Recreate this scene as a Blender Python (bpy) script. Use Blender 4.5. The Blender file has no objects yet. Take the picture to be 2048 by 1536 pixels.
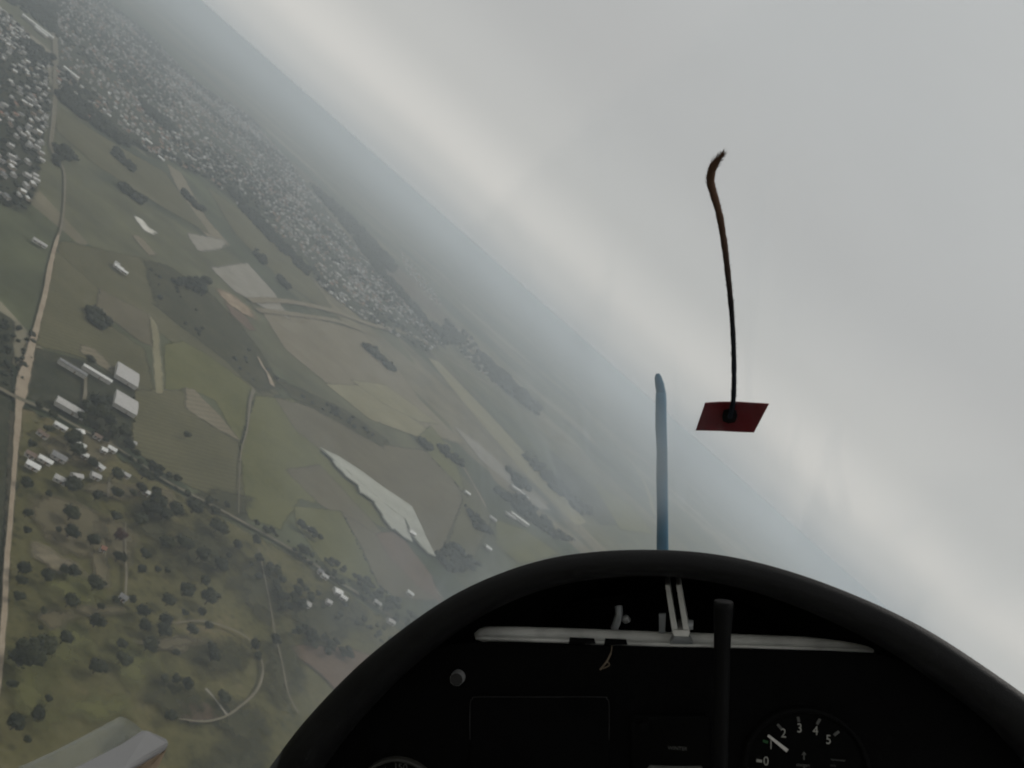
import bpy, bmesh, math, random
from mathutils import Vector, Matrix, noise

random.seed(7)
SC = bpy.context.scene
COL = SC.collection
R_ = math.radians

# ------------------------------------------------------------------ camera
F = 1774.0                     # focal length in photo pixels (photo 2048 x 1536)
ALT = 300.0                    # height over the ground
PITCH = R_(5.19)
UPX, UPY = 0.6632, 0.7485      # where world-up points in the picture (banked left)
_n = math.hypot(UPX, UPY)
W_UP = Vector((math.cos(PITCH) * UPX / _n, math.cos(PITCH) * UPY / _n, math.sin(PITCH)))
_f = Vector((0, 0, -1))
W_Y = (_f - W_UP * _f.dot(W_UP)).normalized()
W_X = W_Y.cross(W_UP)
CAM_ROT = Matrix((W_X, W_Y, W_UP))         # camera coords -> world
CAM_POS = Vector((0, 0, ALT))
cam_data = bpy.data.cameras.new('camera')
cam = bpy.data.objects.new('camera', cam_data)
COL.objects.link(cam)
cam_data.sensor_width = 36.0
cam_data.lens = 36.0 * F / 2048.0
cam_data.dof.use_dof = True          # a phone lens focused on the cockpit: the land is a touch soft
cam_data.dof.focus_distance = 0.70
cam_data.dof.aperture_fstop = 28.0
cam_data.clip_start = 0.02
cam_data.clip_end = 90000.0
cam.matrix_world = Matrix.Translation(CAM_POS) @ CAM_ROT.to_4x4()
SC.camera = cam

# ------------------------------------------------------------------ world, sun, exposure
SUN_EL, SUN_AZ = R_(48), R_(35)            # azimuth measured from +Y towards +X
world = bpy.data.worlds.new('World')
SC.world = world
world.use_nodes = True
wn, wl = world.node_tree.nodes, world.node_tree.links
wn.clear()
w_out = wn.new('ShaderNodeOutputWorld')
w_bg = wn.new('ShaderNodeBackground')
w_bg.inputs['Strength'].default_value = 0.1
sky = wn.new('ShaderNodeTexSky')
sky.sky_type = 'NISHITA'
sky.sun_disc = False
sky.sun_elevation = SUN_EL
sky.sun_rotation = SUN_AZ
sky.air_density = 1.0
sky.dust_density = 3.0
w_tc = wn.new('ShaderNodeTexCoord')
w_sep = wn.new('ShaderNodeSeparateXYZ')
wl.new(w_tc.outputs['Generated'], w_sep.inputs[0])
w_map = wn.new('ShaderNodeMapping')
w_map.inputs['Scale'].default_value = (1.2, 1.2, 3.2)
wl.new(w_tc.outputs['Generated'], w_map.inputs['Vector'])
w_noise = wn.new('ShaderNodeTexNoise')
w_noise.inputs['Scale'].default_value = 1.9
w_noise.inputs['Detail'].default_value = 2.5
w_noise.inputs['Roughness'].default_value = 0.5
wl.new(w_map.outputs[0], w_noise.inputs['Vector'])
# the overcast layer: brighter gap under the cloud base a few degrees over the horizon, broken by soft cloud noise
w_off = wn.new('ShaderNodeMath'); w_off.operation = 'MULTIPLY_ADD'
w_off.inputs[1].default_value = 0.03
w_off.inputs[2].default_value = -0.015
wl.new(w_noise.outputs['Fac'], w_off.inputs[0])
w_add = wn.new('ShaderNodeMath'); w_add.operation = 'ADD'
wl.new(w_sep.outputs['Z'], w_add.inputs[0]); wl.new(w_off.outputs[0], w_add.inputs[1])
w_ramp = wn.new('ShaderNodeValToRGB')
w_ramp.color_ramp.interpolation = 'EASE'
els = w_ramp.color_ramp.elements
SKY_STOPS = [(0.0, (.445, .468, .47)), (0.028, (.53, .54, .528)), (0.062, (.615, .61, .585)), (0.13, (.505, .507, .49)),
             (0.24, (.452, .455, .443)), (0.40, (.472, .482, .473)), (0.60, (.50, .515, .51)), (1.0, (.53, .545, .55))]
els[0].position, els[1].position = SKY_STOPS[0][0], SKY_STOPS[-1][0]
els[0].color, els[1].color = SKY_STOPS[0][1] + (1,), SKY_STOPS[-1][1] + (1,)
for p_, c_ in SKY_STOPS[1:-1]:
    e_ = els.new(p_); e_.color = c_ + (1,)
wl.new(w_add.outputs[0], w_ramp.inputs[0])
w_var = wn.new('ShaderNodeMapRange')
w_var.inputs['From Min'].default_value, w_var.inputs['From Max'].default_value = 0.3, 0.7
w_var.inputs['To Min'].default_value, w_var.inputs['To Max'].default_value = 9.7, 10.3
wl.new(w_noise.outputs['Fac'], w_var.inputs['Value'])
w_mul = wn.new('ShaderNodeVectorMath'); w_mul.operation = 'SCALE'
wl.new(w_ramp.outputs['Color'], w_mul.inputs[0]); wl.new(w_var.outputs[0], w_mul.inputs['Scale'])
w_mix = wn.new('ShaderNodeMix'); w_mix.data_type = 'RGBA'
w_mix.inputs['Factor'].default_value = 0.95
wl.new(sky.outputs[0], w_mix.inputs['A']); wl.new(w_mul.outputs[0], w_mix.inputs['B'])
wl.new(w_mix.outputs['Result'], w_bg.inputs['Color'])
wl.new(w_bg.outputs[0], w_out.inputs['Surface'])

sun_data = bpy.data.lights.new('sun', 'SUN')
sun_data.energy = 1.25
sun_data.angle = R_(14)
sun_data.color = (1.0, 0.96, 0.9)
sun = bpy.data.objects.new('sun', sun_data)
COL.objects.link(sun)
_sd = Vector((math.sin(SUN_AZ) * math.cos(SUN_EL), math.cos(SUN_AZ) * math.cos(SUN_EL), math.sin(SUN_EL)))
sun.rotation_euler = _sd.to_track_quat('Z', 'Y').to_euler()
sun.location = (0, 0, 600)

SC.view_settings.view_transform = 'Standard'
SC.view_settings.look = 'None'
SC.view_settings.exposure = 0.0
SC.view_settings.gamma = 1.0
SC.view_settings.use_curve_mapping = False
SC.render.engine = 'CYCLES'
SC.cycles.use_denoising = True
SC.cycles.max_bounces = 4
SC.cycles.diffuse_bounces = 1
SC.cycles.glossy_bounces = 2
SC.cycles.transparent_max_bounces = 12
SC.cycles.volume_bounces = 1
SC.cycles.use_adaptive_sampling = True
SC.cycles.adaptive_threshold = 0.03
SC.cycles.filter_width = 2.0
SC.cycles.sample_clamp_indirect = 4.0

# ------------------------------------------------------------------ helpers
def ground_xy(px, py, z=0.0):
    """Where the sight line through a photo pixel meets the plain."""
    d = CAM_ROT @ Vector(((px - 1024) / F, -(py - 768) / F, -1.0))
    t = (z - ALT) / d.z
    return Vector((d.x * t, d.y * t, z))

def rng_at(p):
    return math.sqrt(p.x * p.x + p.y * p.y + ALT * ALT)

def in_poly(x, y, poly):
    c = False
    j = len(poly) - 1
    for i in range(len(poly)):
        a, b = poly[i], poly[j]
        if (a[1] > y) != (b[1] > y) and x < (b[0] - a[0]) * (y - a[1]) / (b[1] - a[1]) + a[0]:
            c = not c
        j = i
    return c

def mesh_from(name, verts, faces, smooth=False):
    me = bpy.data.meshes.new(name)
    me.from_pydata([tuple(v) for v in verts], [], faces)
    me.update()
    if smooth:
        for p in me.polygons:
            p.use_smooth = True
    return me

def obj(name, me, mat=None, parent=None):
    o = bpy.data.objects.new(name, me)
    COL.objects.link(o)
    if mat is not None:
        if len(me.materials) == 0:
            for m in (mat if isinstance(mat, (list, tuple)) else [mat]):
                me.materials.append(m)
    if parent is not None:
        o.parent = parent
    return o

def tag(o, label=None, cat=None, group=None, kind=None):
    if label: o['label'] = label
    if cat: o['category'] = cat
    if group: o['group'] = group
    if kind: o['kind'] = kind
    return o

def empty(name, loc, rz=0.0):
    o = bpy.data.objects.new(name, None)
    COL.objects.link(o)
    o.empty_display_size = 0.1
    o.location = loc
    o.rotation_euler = (0, 0, rz)
    return o

_ONES = ['', 'first', 'second', 'third', 'fourth', 'fifth', 'sixth', 'seventh', 'eighth', 'ninth', 'tenth', 'eleventh', 'twelfth', 'thirteenth', 'fourteenth',
         'fifteenth', 'sixteenth', 'seventeenth', 'eighteenth', 'nineteenth']
_TENS = {2: ('twentieth', 'twenty'), 3: ('thirtieth', 'thirty'), 4: ('fortieth', 'forty'), 5: ('fiftieth', 'fifty')}
def ordinal(n):
    if n < 20:
        return _ONES[n]
    a, b = divmod(n, 10)
    return _TENS[a][0] if b == 0 else _TENS[a][1] + '-' + _ONES[b]

# ------------------------------------------------------------------ materials
def new_mat(name):
    m = bpy.data.materials.new(name)
    m.use_nodes = True
    nt = m.node_tree
    b = nt.nodes['Principled BSDF']
    return m, nt, b

def simple_mat(name, col, rough=0.6, metal=0.0, spec=0.3, var=0.15, scale=40.0, bump=0.0, bscale=None):
    """Procedural material: colour broken up by noise, with optional fine relief."""
    m, nt, b = new_mat(name)
    n, l = nt.nodes, nt.links
    tc = n.new('ShaderNodeTexCoord')
    nz = n.new('ShaderNodeTexNoise')
    nz.inputs['Scale'].default_value = scale
    nz.inputs['Detail'].default_value = 5.0
    l.new(tc.outputs['Object'], nz.inputs['Vector'])
    r = n.new('ShaderNodeValToRGB')
    r.color_ramp.elements[0].position = 0.3
    r.color_ramp.elements[1].position = 0.7
    r.color_ramp.elements[0].color = tuple(c * (1 - var) for c in col) + (1,)
    r.color_ramp.elements[1].color = tuple(min(1, c * (1 + var)) for c in col) + (1,)
    l.new(nz.outputs['Fac'], r.inputs[0])
    l.new(r.outputs[0], b.inputs['Base Color'])
    b.inputs['Roughness'].default_value = rough
    b.inputs['Metallic'].default_value = metal
    b.inputs['Specular IOR Level'].default_value = spec
    if bump > 0:
        nb = n.new('ShaderNodeTexNoise')
        nb.inputs['Scale'].default_value = bscale or scale * 4
        nb.inputs['Detail'].default_value = 4
        l.new(tc.outputs['Object'], nb.inputs['Vector'])
        bp = n.new('ShaderNodeBump')
        bp.inputs['Strength'].default_value = bump
        bp.inputs['Distance'].default_value = 0.002
        l.new(nb.outputs['Fac'], bp.inputs['Height'])
        l.new(bp.outputs[0], b.inputs['Normal'])
    return m

def land_mat(name, cols, scale=0.02, fine=0.35, furrow=None, stretch=(1, 1, 1), rot=0.0, speck=None, feather=True):
    """Earth or crop: two blended noises pick among the colours; optional furrow lines and dark specks."""
    m, nt, b = new_mat(name)
    n, l = nt.nodes, nt.links
    tc = n.new('ShaderNodeTexCoord')
    mp = n.new('ShaderNodeMapping')
    mp.inputs['Rotation'].default_value = (0, 0, rot)
    mp.inputs['Scale'].default_value = stretch
    l.new(tc.outputs['Object'], mp.inputs['Vector'])
    a = n.new('ShaderNodeTexNoise')
    a.inputs['Scale'].default_value = scale
    a.inputs['Detail'].default_value = 7
    a.inputs['Roughness'].default_value = 0.62
    a.inputs['Distortion'].default_value = 0.6
    l.new(mp.outputs[0], a.inputs['Vector'])
    c = n.new('ShaderNodeTexNoise')
    c.inputs['Scale'].default_value = fine
    c.inputs['Detail'].default_value = 5
    c.inputs['Roughness'].default_value = 0.65
    l.new(mp.outputs[0], c.inputs['Vector'])
    mx = n.new('ShaderNodeMix'); mx.data_type = 'FLOAT'
    mx.inputs['Factor'].default_value = 0.38
    l.new(a.outputs['Fac'], mx.inputs['A']); l.new(c.outputs['Fac'], mx.inputs['B'])
    r = n.new('ShaderNodeValToRGB')
    el = r.color_ramp.elements
    k = len(cols)
    el[0].position, el[1].position = 0.36, 0.64
    el[0].color, el[1].color = tuple(cols[0]) + (1,), tuple(cols[-1]) + (1,)
    for i in range(1, k - 1):
        e = el.new(0.36 + 0.28 * i / (k - 1)); e.color = tuple(cols[i]) + (1,)
    l.new(mx.outputs['Result'], r.inputs[0])
    out = r.outputs[0]
    if furrow:
        wv = n.new('ShaderNodeTexWave')
        wv.inputs['Scale'].default_value = furrow
        wv.inputs['Distortion'].default_value = 2.5
        wv.inputs['Detail'].default_value = 3
        wv.inputs['Detail Scale'].default_value = 0.3
        l.new(mp.outputs[0], wv.inputs['Vector'])
        mr = n.new('ShaderNodeMapRange')
        mr.inputs['To Min'].default_value, mr.inputs['To Max'].default_value = 0.86, 1.1
        l.new(wv.outputs['Fac'], mr.inputs['Value'])
        vm = n.new('ShaderNodeVectorMath'); vm.operation = 'SCALE'
        l.new(out, vm.inputs[0]); l.new(mr.outputs[0], vm.inputs['Scale'])
        out = vm.outputs[0]
    if speck:
        vo = n.new('ShaderNodeTexVoronoi')
        vo.inputs['Scale'].default_value = speck
        l.new(tc.outputs['Object'], vo.inputs['Vector'])
        sr = n.new('ShaderNodeMapRange')
        sr.inputs['From Min'].default_value, sr.inputs['From Max'].default_value = 0.12, 0.3
        sr.inputs['To Min'].default_value, sr.inputs['To Max'].default_value = 0.62, 1.0
        l.new(vo.outputs['Distance'], sr.inputs['Value'])
        vm = n.new('ShaderNodeVectorMath'); vm.operation = 'SCALE'
        l.new(out, vm.inputs[0]); l.new(sr.outputs[0], vm.inputs['Scale'])
        out = vm.outputs[0]
    l.new(out, b.inputs['Base Color'])
    b.inputs['Roughness'].default_value = 0.95
    b.inputs['Specular IOR Level'].default_value = 0.1
    if feather:                    # the growth thins out raggedly at the sheet's edge
        at = n.new('ShaderNodeAttribute')
        at.attribute_name = 'edge'
        ez = n.new('ShaderNodeTexNoise')
        ez.inputs['Scale'].default_value = 0.07
        ez.inputs['Detail'].default_value = 6
        ez.inputs['Roughness'].default_value = 0.6
        l.new(tc.outputs['Object'], ez.inputs['Vector'])
        ma = n.new('ShaderNodeMath'); ma.operation = 'MULTIPLY_ADD'
        ma.inputs[1].default_value = 1.8
        l.new(ez.outputs['Fac'], ma.inputs[0]); l.new(at.outputs['Fac'], ma.inputs[2])
        er = n.new('ShaderNodeMapRange')
        er.interpolation_type = 'SMOOTHSTEP'
        er.inputs['From Min'].default_value, er.inputs['From Max'].default_value = 0.45, 1.35
        l.new(ma.outputs[0], er.inputs['Value'])
        l.new(er.outputs[0], b.inputs['Alpha'])
    return m

def patchwork_mat():
    """The wide plain: parcels of differing crops, broken by woods and bare soil."""
    m, nt, b = new_mat('plain')
    n, l = nt.nodes, nt.links
    tc = n.new('ShaderNodeTexCoord')
    mp = n.new('ShaderNodeMapping')
    mp.inputs['Rotation'].default_value = (0, 0, R_(-14))
    mp.inputs['Scale'].default_value = (0.0021, 0.0044, 1)
    l.new(tc.outputs['Object'], mp.inputs['Vector'])
    warp = n.new('ShaderNodeTexNoise')
    warp.inputs['Scale'].default_value = 0.9
    l.new(mp.outputs[0], warp.inputs['Vector'])
    wmix = n.new('ShaderNodeMix'); wmix.data_type = 'RGBA'; wmix.blend_type = 'LINEAR_LIGHT'
    wmix.inputs['Factor'].default_value = 0.12
    l.new(mp.outputs[0], wmix.inputs['A']); l.new(warp.outputs['Color'], wmix.inputs['B'])
    vo = n.new('ShaderNodeTexVoronoi')
    vo.voronoi_dimensions = '2D'
    vo.distance = 'CHEBYCHEV'
    vo.inputs['Scale'].default_value = 1.0
    vo.inputs['Randomness'].default_value = 0.85
    l.new(wmix.outputs['Result'], vo.inputs['Vector'])
    sp = n.new('ShaderNodeSeparateColor')
    l.new(vo.outputs['Color'], sp.inputs[0])
    r = n.new('ShaderNodeValToRGB')
    r.color_ramp.interpolation = 'CONSTANT'
    el = r.color_ramp.elements
    st = [(0, (.090, .088, .048)), (.16, (.118, .108, .064)), (.3, (.075, .080, .042)), (.44, (.140, .122, .078)),
          (.56, (.060, .066, .038)), (.68, (.170, .152, .104)), (.78, (.100, .080, .055)), (.88, (.045, .055, .030)), (.95, (.21, .19, .14))]
    el[0].position, el[0].color = st[0][0], st[0][1] + (1,)
    el[1].position, el[1].color = st[-1][0], st[-1][1] + (1,)
    for p, c in st[1:-1]:
        e = el.new(p); e.color = c + (1,)
    l.new(sp.outputs[0], r.inputs[0])
    nz = n.new('ShaderNodeTexNoise')
    nz.inputs['Scale'].default_value = 0.012
    nz.inputs['Detail'].default_value = 9
    nz.inputs['Roughness'].default_value = 0.65
    l.new(tc.outputs['Object'], nz.inputs['Vector'])
    mr = n.new('ShaderNodeMapRange')
    mr.inputs['From Min'].default_value, mr.inputs['From Max'].default_value = 0.3, 0.7
    mr.inputs['To Min'].default_value, mr.inputs['To Max'].default_value = 0.62, 1.35
    l.new(nz.outputs['Fac'], mr.inputs['Value'])
    vm = n.new('ShaderNodeVectorMath'); vm.operation = 'SCALE'
    l.new(r.outputs[0], vm.inputs[0]); l.new(mr.outputs[0], vm.inputs['Scale'])
    # dark woods and scrub
    wz = n.new('ShaderNodeTexNoise')
    wz.inputs['Scale'].default_value = 0.0016
    wz.inputs['Detail'].default_value = 8
    wz.inputs['Roughness'].default_value = 0.6
    l.new(tc.outputs['Object'], wz.inputs['Vector'])
    wr = n.new('ShaderNodeMapRange')
    wr.inputs['From Min'].default_value, wr.inputs['From Max'].default_value = 0.54, 0.61
    l.new(wz.outputs['Fac'], wr.inputs['Value'])
    mx = n.new('ShaderNodeMix'); mx.data_type = 'RGBA'
    l.new(wr.outputs[0], mx.inputs['Factor'])
    l.new(vm.outputs[0], mx.inputs['A'])
    mx.inputs['B'].default_value = (.036, .044, .026, 1)
    l.new(mx.outputs['Result'], b.inputs['Base Color'])
    b.inputs['Roughness'].default_value = 0.95
    b.inputs['Specular IOR Level'].default_value = 0.1
    return m

def leaf_mat(name, c0, c1):
    m, nt, b = new_mat(name)
    n, l = nt.nodes, nt.links
    oi = n.new('ShaderNodeObjectInfo')
    tc = n.new('ShaderNodeTexCoord')
    nz = n.new('ShaderNodeTexNoise')
    nz.inputs['Scale'].default_value = 0.9
    nz.inputs['Detail'].default_value = 4
    l.new(tc.outputs['Object'], nz.inputs['Vector'])
    ad = n.new('ShaderNodeMath'); ad.operation = 'MULTIPLY_ADD'
    ad.inputs[1].default_value = 0.55
    l.new(oi.outputs['Random'], ad.inputs[0]); 
    mr = n.new('ShaderNodeMapRange')
    mr.inputs['From Min'].default_value, mr.inputs['From Max'].default_value = 0.3, 0.7
    mr.inputs['To Max'].default_value = 0.45
    l.new(nz.outputs['Fac'], mr.inputs['Value'])
    l.new(mr.outputs[0], ad.inputs[2])
    mx = n.new('ShaderNodeMix'); mx.data_type = 'RGBA'
    l.new(ad.outputs[0], mx.inputs['Factor'])
    mx.inputs['A'].default_value = tuple(c0) + (1,)
    mx.inputs['B'].default_value = tuple(c1) + (1,)
    l.new(mx.outputs['Result'], b.inputs['Base Color'])
    b.inputs['Roughness'].default_value = 0.8
    b.inputs['Specular IOR Level'].default_value = 0.15
    return m

M = {}
M['plain'] = patchwork_mat()
M['meadow'] = land_mat('meadow', [(.042, .042, .017), (.082, .075, .029), (.106, .095, .040), (.152, .122, .062)], 0.013, 0.16, speck=0.11)
M['pasture'] = land_mat('pasture', [(.070, .064, .031), (.093, .085, .042), (.118, .106, .056)], 0.012, 0.2, furrow=0.05, rot=.5)
M['lush'] = land_mat('lush', [(.076, .076, .026), (.104, .101, .037), (.130, .124, .050)], 0.014, 0.2)
M['scrub'] = land_mat('scrub', [(.022, .025, .015), (.038, .040, .022), (.060, .056, .034)], 0.05, 0.4, speck=0.2)
M['brown'] = land_mat('brown', [(.088, .074, .045), (.112, .096, .058), (.136, .118, .074)], 0.02, 0.25, furrow=0.06, rot=.9)
M['tan'] = land_mat('tan', [(.140, .118, .076), (.172, .146, .096), (.205, .178, .124)], 0.016, 0.2, furrow=0.04, rot=.3)
M['straw'] = land_mat('straw', [(.16, .142, .08), (.20, .18, .105), (.25, .225, .14)], 0.016, 0.2)
M['grey'] = land_mat('grey', [(.19, .175, .14), (.24, .22, .18), (.28, .26, .22)], 0.03, 0.3)
M['rust'] = land_mat('rust', [(.092, .062, .042), (.120, .083, .056), (.150, .106, .072)], 0.03, 0.3)
M['ochre'] = land_mat('ochre', [(.17, .125, .08), (.25, .185, .12), (.36, .29, .20)], 0.04, 0.3)
M['dirt'] = land_mat('dirt', [(.22, .172, .12), (.29, .235, .168), (.35, .29, .215)], 0.05, 0.5)
M['track'] = land_mat('track', [(.115, .102, .07), (.145, .128, .09), (.18, .158, .115)], 0.06, 0.6)
M['chalk'] = land_mat('chalk', [(.42, .40, .34), (.55, .53, .46), (.66, .64, .57)], 0.06, 0.5)
M['damp'] = land_mat('damp', [(.028, .029, .012), (.046, .044, .020), (.066, .060, .029)], 0.03, 0.25, speck=0.13)
M['dry'] = land_mat('dry', [(.090, .078, .042), (.110, .094, .054), (.132, .110, .066)], 0.03, 0.25)
M['leaf'] = leaf_mat('leaf', (.010, .013, .007), (.046, .049, .021))
M['leaf_red'] = leaf_mat('leaf_red', (.040, .016, .012), (.060, .026, .018))
M['bark'] = simple_mat('bark', (.05, .04, .03), 0.9, scale=3)
M['woodland'] = leaf_mat('woodland', (.015, .018, .011), (.034, .038, .022))
M['wall_white'] = simple_mat('wall_white', (.44, .41, .37), 0.8, scale=0.6)
M['wall_tan'] = simple_mat('wall_tan', (.36, .30, .23), 0.8, scale=0.6)
ROOFS = {
    'roof_white': simple_mat('roof_white', (.66, .65, .61), 0.5, scale=0.8, var=.12),
    'roof_pale': simple_mat('roof_pale', (.40, .385, .36), 0.6, scale=0.8, var=.15),
    'roof_grey': simple_mat('roof_grey', (.19, .185, .18), 0.7, scale=0.8, var=.2),
    'roof_clay': simple_mat('roof_clay', (.26, .13, .085), 0.8, scale=0.8, var=.25),
    'roof_brown': simple_mat('roof_brown', (.17, .12, .09), 0.8, scale=0.8, var=.25),
}
M['film'] = land_mat('film', [(.31, .31, .255), (.36, .36, .30), (.41, .41, .35)], 0.03, 0.4, feather=False)
_fn = M['film'].node_tree
_oi = _fn.nodes.new('ShaderNodeObjectInfo')
_fm = _fn.nodes.new('ShaderNodeMapRange')
_fm.inputs['To Min'].default_value, _fm.inputs['To Max'].default_value = .92, 1.04
_fn.links.new(_oi.outputs['Random'], _fm.inputs['Value'])
_fs = _fn.nodes.new('ShaderNodeVectorMath'); _fs.operation = 'SCALE'
_src = _fn.nodes['Principled BSDF'].inputs['Base Color'].links[0].from_socket
_fn.links.new(_src, _fs.inputs[0]); _fn.links.new(_fm.outputs[0], _fs.inputs['Scale'])
_fn.links.new(_fs.outputs[0], _fn.nodes['Principled BSDF'].inputs['Base Color'])
M['film'].node_tree.nodes['Principled BSDF'].inputs['Roughness'].default_value = 0.45

# ------------------------------------------------------------------ ground sheet
gv, gf = [(0, 0, 0)], []
RINGS = [150, 400, 900, 2000, 4500, 10000, 30000]
SEG = 96
for r in RINGS:
    for i in range(SEG):
        a = 2 * math.pi * i / SEG
        gv.append((r * math.cos(a), r * math.sin(a), 0))
for i in range(SEG):
    gf.append((0, 1 + i, 1 + (i + 1) % SEG))
for k in range(len(RINGS) - 1):
    for i in range(SEG):
        a, b = 1 + k * SEG + i, 1 + k * SEG + (i + 1) % SEG
        gf.append((a, a + SEG, b + SEG, b))
tag(obj('ground', mesh_from('ground', gv, gf), M['plain']), kind='structure')

LAYER = [0.0]
def next_z(step=0.03):
    LAYER[0] += step
    return LAYER[0]

def signed_dist(x, y, poly):
    best = 1e18
    k = len(poly)
    for i in range(k):
        ax, ay = poly[i]; bx, by = poly[(i + 1) % k]
        dx, dy = bx - ax, by - ay
        t = max(0.0, min(1.0, ((x - ax) * dx + (y - ay) * dy) / (dx * dx + dy * dy + 1e-9)))
        d = (x - ax - dx * t) ** 2 + (y - ay - dy * t) ** 2
        if d < best: best = d
    best = math.sqrt(best)
    return best if in_poly(x, y, poly) else -best

def set_edge(me, vals):
    at = me.attributes.new('edge', 'FLOAT', 'POINT')
    at.data.foreach_set('value', vals)

def field(px_poly, mat, name='field', soft=None):
    """A sheet of crop or grass: a grid over the outline, each vertex knowing how far inside the edge it lies."""
    z = next_z()
    pts = [ground_xy(x, y) for x, y in px_poly]
    c = sum(pts, Vector()) / len(pts)
    w = soft if soft is not None else min(40.0, rng_at(c) * 0.0055)
    far = max(range(len(pts)), key=lambda i: (pts[i] - c).length)
    oth = max(range(len(pts)), key=lambda i: (pts[i] - pts[far]).length)
    ax = (pts[oth] - pts[far]).normalized()
    ay = Vector((-ax.y, ax.x, 0))
    pl = [((p - c).dot(ax), (p - c).dot(ay)) for p in pts]
    x0, x1 = min(p[0] for p in pl) - w, max(p[0] for p in pl) + w
    y0, y1 = min(p[1] for p in pl) - w, max(p[1] for p in pl) + w
    nx = max(6, min(64, int((x1 - x0) / max(w * .6, (x1 - x0) / 64))))
    ny = max(6, min(40, int((y1 - y0) / max(w * .6, (y1 - y0) / 40))))
    sd = {}
    for i in range(nx + 1):
        for j in range(ny + 1):
            x, y = x0 + (x1 - x0) * i / nx, y0 + (y1 - y0) * j / ny
            sd[i, j] = (x, y, max(-1.0, min(1.0, signed_dist(x, y, pl) / w)))
    idx, V, E_, Fc = {}, [], [], []
    for i in range(nx):
        for j in range(ny):
            q = [(i, j), (i + 1, j), (i + 1, j + 1), (i, j + 1)]
            if max(sd[k_][2] for k_ in q) <= -.99:
                continue
            f = []
            for k_ in q:
                if k_ not in idx:
                    idx[k_] = len(V)
                    x, y, e = sd[k_]
                    V.append(ax * x + ay * y); E_.append(e)
                f.append(idx[k_])
            Fc.append(tuple(f))
    me = mesh_from(name, [(p.x, p.y, 0) for p in V], Fc)
    set_edge(me, E_)
    o = obj(name, me, M[mat])
    o.location = (c.x, c.y, z)
    return tag(o, kind='structure')

def ribbon(pts, widths, wob=0.15):
    """Strip of ground along a smoothed line of world points."""
    P, Wd = [], []
    k = len(pts)
    for i in range(k - 1):
        p0, p1, p2, p3 = pts[max(0, i - 1)], pts[i], pts[i + 1], pts[min(k - 1, i + 2)]
        st = max(4, int((p2 - p1).length / 5))
        st = min(st, 40)
        for j in range(st):
            t = j / st
            P.append(0.5 * ((2 * p1) + (p2 - p0) * t + (2 * p0 - 5 * p1 + 4 * p2 - p3) * t * t + (3 * p1 - p0 - 3 * p2 + p3) * t ** 3))
            Wd.append(widths[i] * (1 - t) + widths[i + 1] * t)
    P.append(pts[-1]); Wd.append(widths[-1])
    v, f = [], []
    for i, p in enumerate(P):
        d = (P[min(i + 1, len(P) - 1)] - P[max(i - 1, 0)])
        nn = Vector((-d.y, d.x, 0)).normalized()
        wl_ = Wd[i] * .5 * (1 + wob * noise.noise(Vector((p.x * .09, p.y * .09, 1.7))) * 1.6)
        wr_ = Wd[i] * .5 * (1 + wob * noise.noise(Vector((p.x * .09, p.y * .09, 7.7))) * 1.6)
        v += [p + nn * wl_ * 1.4, p + nn * wl_ * .55, p - nn * wr_ * .55, p - nn * wr_ * 1.4]
    for i in range(len(P) - 1):
        for j in range(3):
            f.append((4 * i + j, 4 * i + j + 1, 4 * i + j + 5, 4 * i + j + 4))
    return v, f

def road(px_pts, width, mat, name='road'):
    z = next_z()
    pts = [ground_xy(x, y) for x, y in px_pts]
    ws = width if isinstance(width, (list, tuple)) else [width] * len(pts)
    v, f = ribbon(pts, ws)
    c = pts[len(pts) // 2]
    me = mesh_from(name, [(p.x - c.x, p.y - c.y, 0) for p in v], f)
    set_edge(me, [-1.0, 1.0, 1.0, -1.0] * (len(v) // 4))
    o = obj(name, me, M[mat])
    o.location = (c.x, c.y, z)
    return tag(o, kind='structure')

# --- fields, far to near (corner lists are photo pixels cast on the plain)
field([(-120, 560), (30, 640), (22, 790), (0, 1240), (-40, 1700), (-300, 1700), (-300, 560)], 'scrub')
field([(44, 812), (150, 862), (330, 972), (480, 1056), (580, 1108), (700, 1190), (870, 1310), (760, 1500), (600, 1700), (-120, 1760), (6, 1240)], 'meadow', 'meadow')
field([(120, 480), (300, 520), (420, 590), (500, 700), (560, 790), (530, 800), (430, 740), (350, 690), (290, 640), (200, 580), (110, 520)], 'pasture')
field([(110, 500), (200, 580), (205, 640), (290, 700), (310, 790), (270, 780), (180, 720), (70, 690)], 'pasture')
field([(70, 695), (180, 725), (272, 785), (262, 880), (150, 845), (45, 790)], 'scrub')
field([(328, 690), (365, 682), (410, 706), (495, 768), (515, 785), (500, 830), (478, 890), (430, 800), (372, 776), (330, 788)], 'lush')
field([(268, 780), (370, 780), (372, 818), (478, 886), (500, 1030), (330, 950), (262, 895)], 'pasture')
field([(510, 790), (590, 800), (640, 860), (640, 905), (760, 1000), (830, 1090), (700, 1020), (600, 1000), (560, 1060), (490, 1035), (480, 890)], 'lush')
field([(550, 795), (680, 830), (770, 890), (880, 905), (930, 990), (880, 1110), (860, 1110), (825, 1020), (640, 900), (590, 860)], 'brown')
field([(570, 940), (640, 930), (760, 1060), (800, 1110), (720, 1060), (640, 1010)], 'brown')
field([(587, 1012), (681, 1022), (720, 1090), (755, 1170), (790, 1200), (654, 1140), (592, 1050)], 'lush')
field([(681, 1022), (760, 1075), (850, 1145), (890, 1200), (830, 1200), (790, 1195), (755, 1168), (720, 1090)], 'brown')
field([(750, 1068), (795, 1062), (862, 1150), (885, 1210), (838, 1176), (776, 1114)], 'rust')
field([(285, 520), (335, 532), (415, 582), (480, 648), (532, 720), (560, 772), (520, 788), (445, 716), (375, 664), (312, 614)], 'damp', soft=14)
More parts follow.
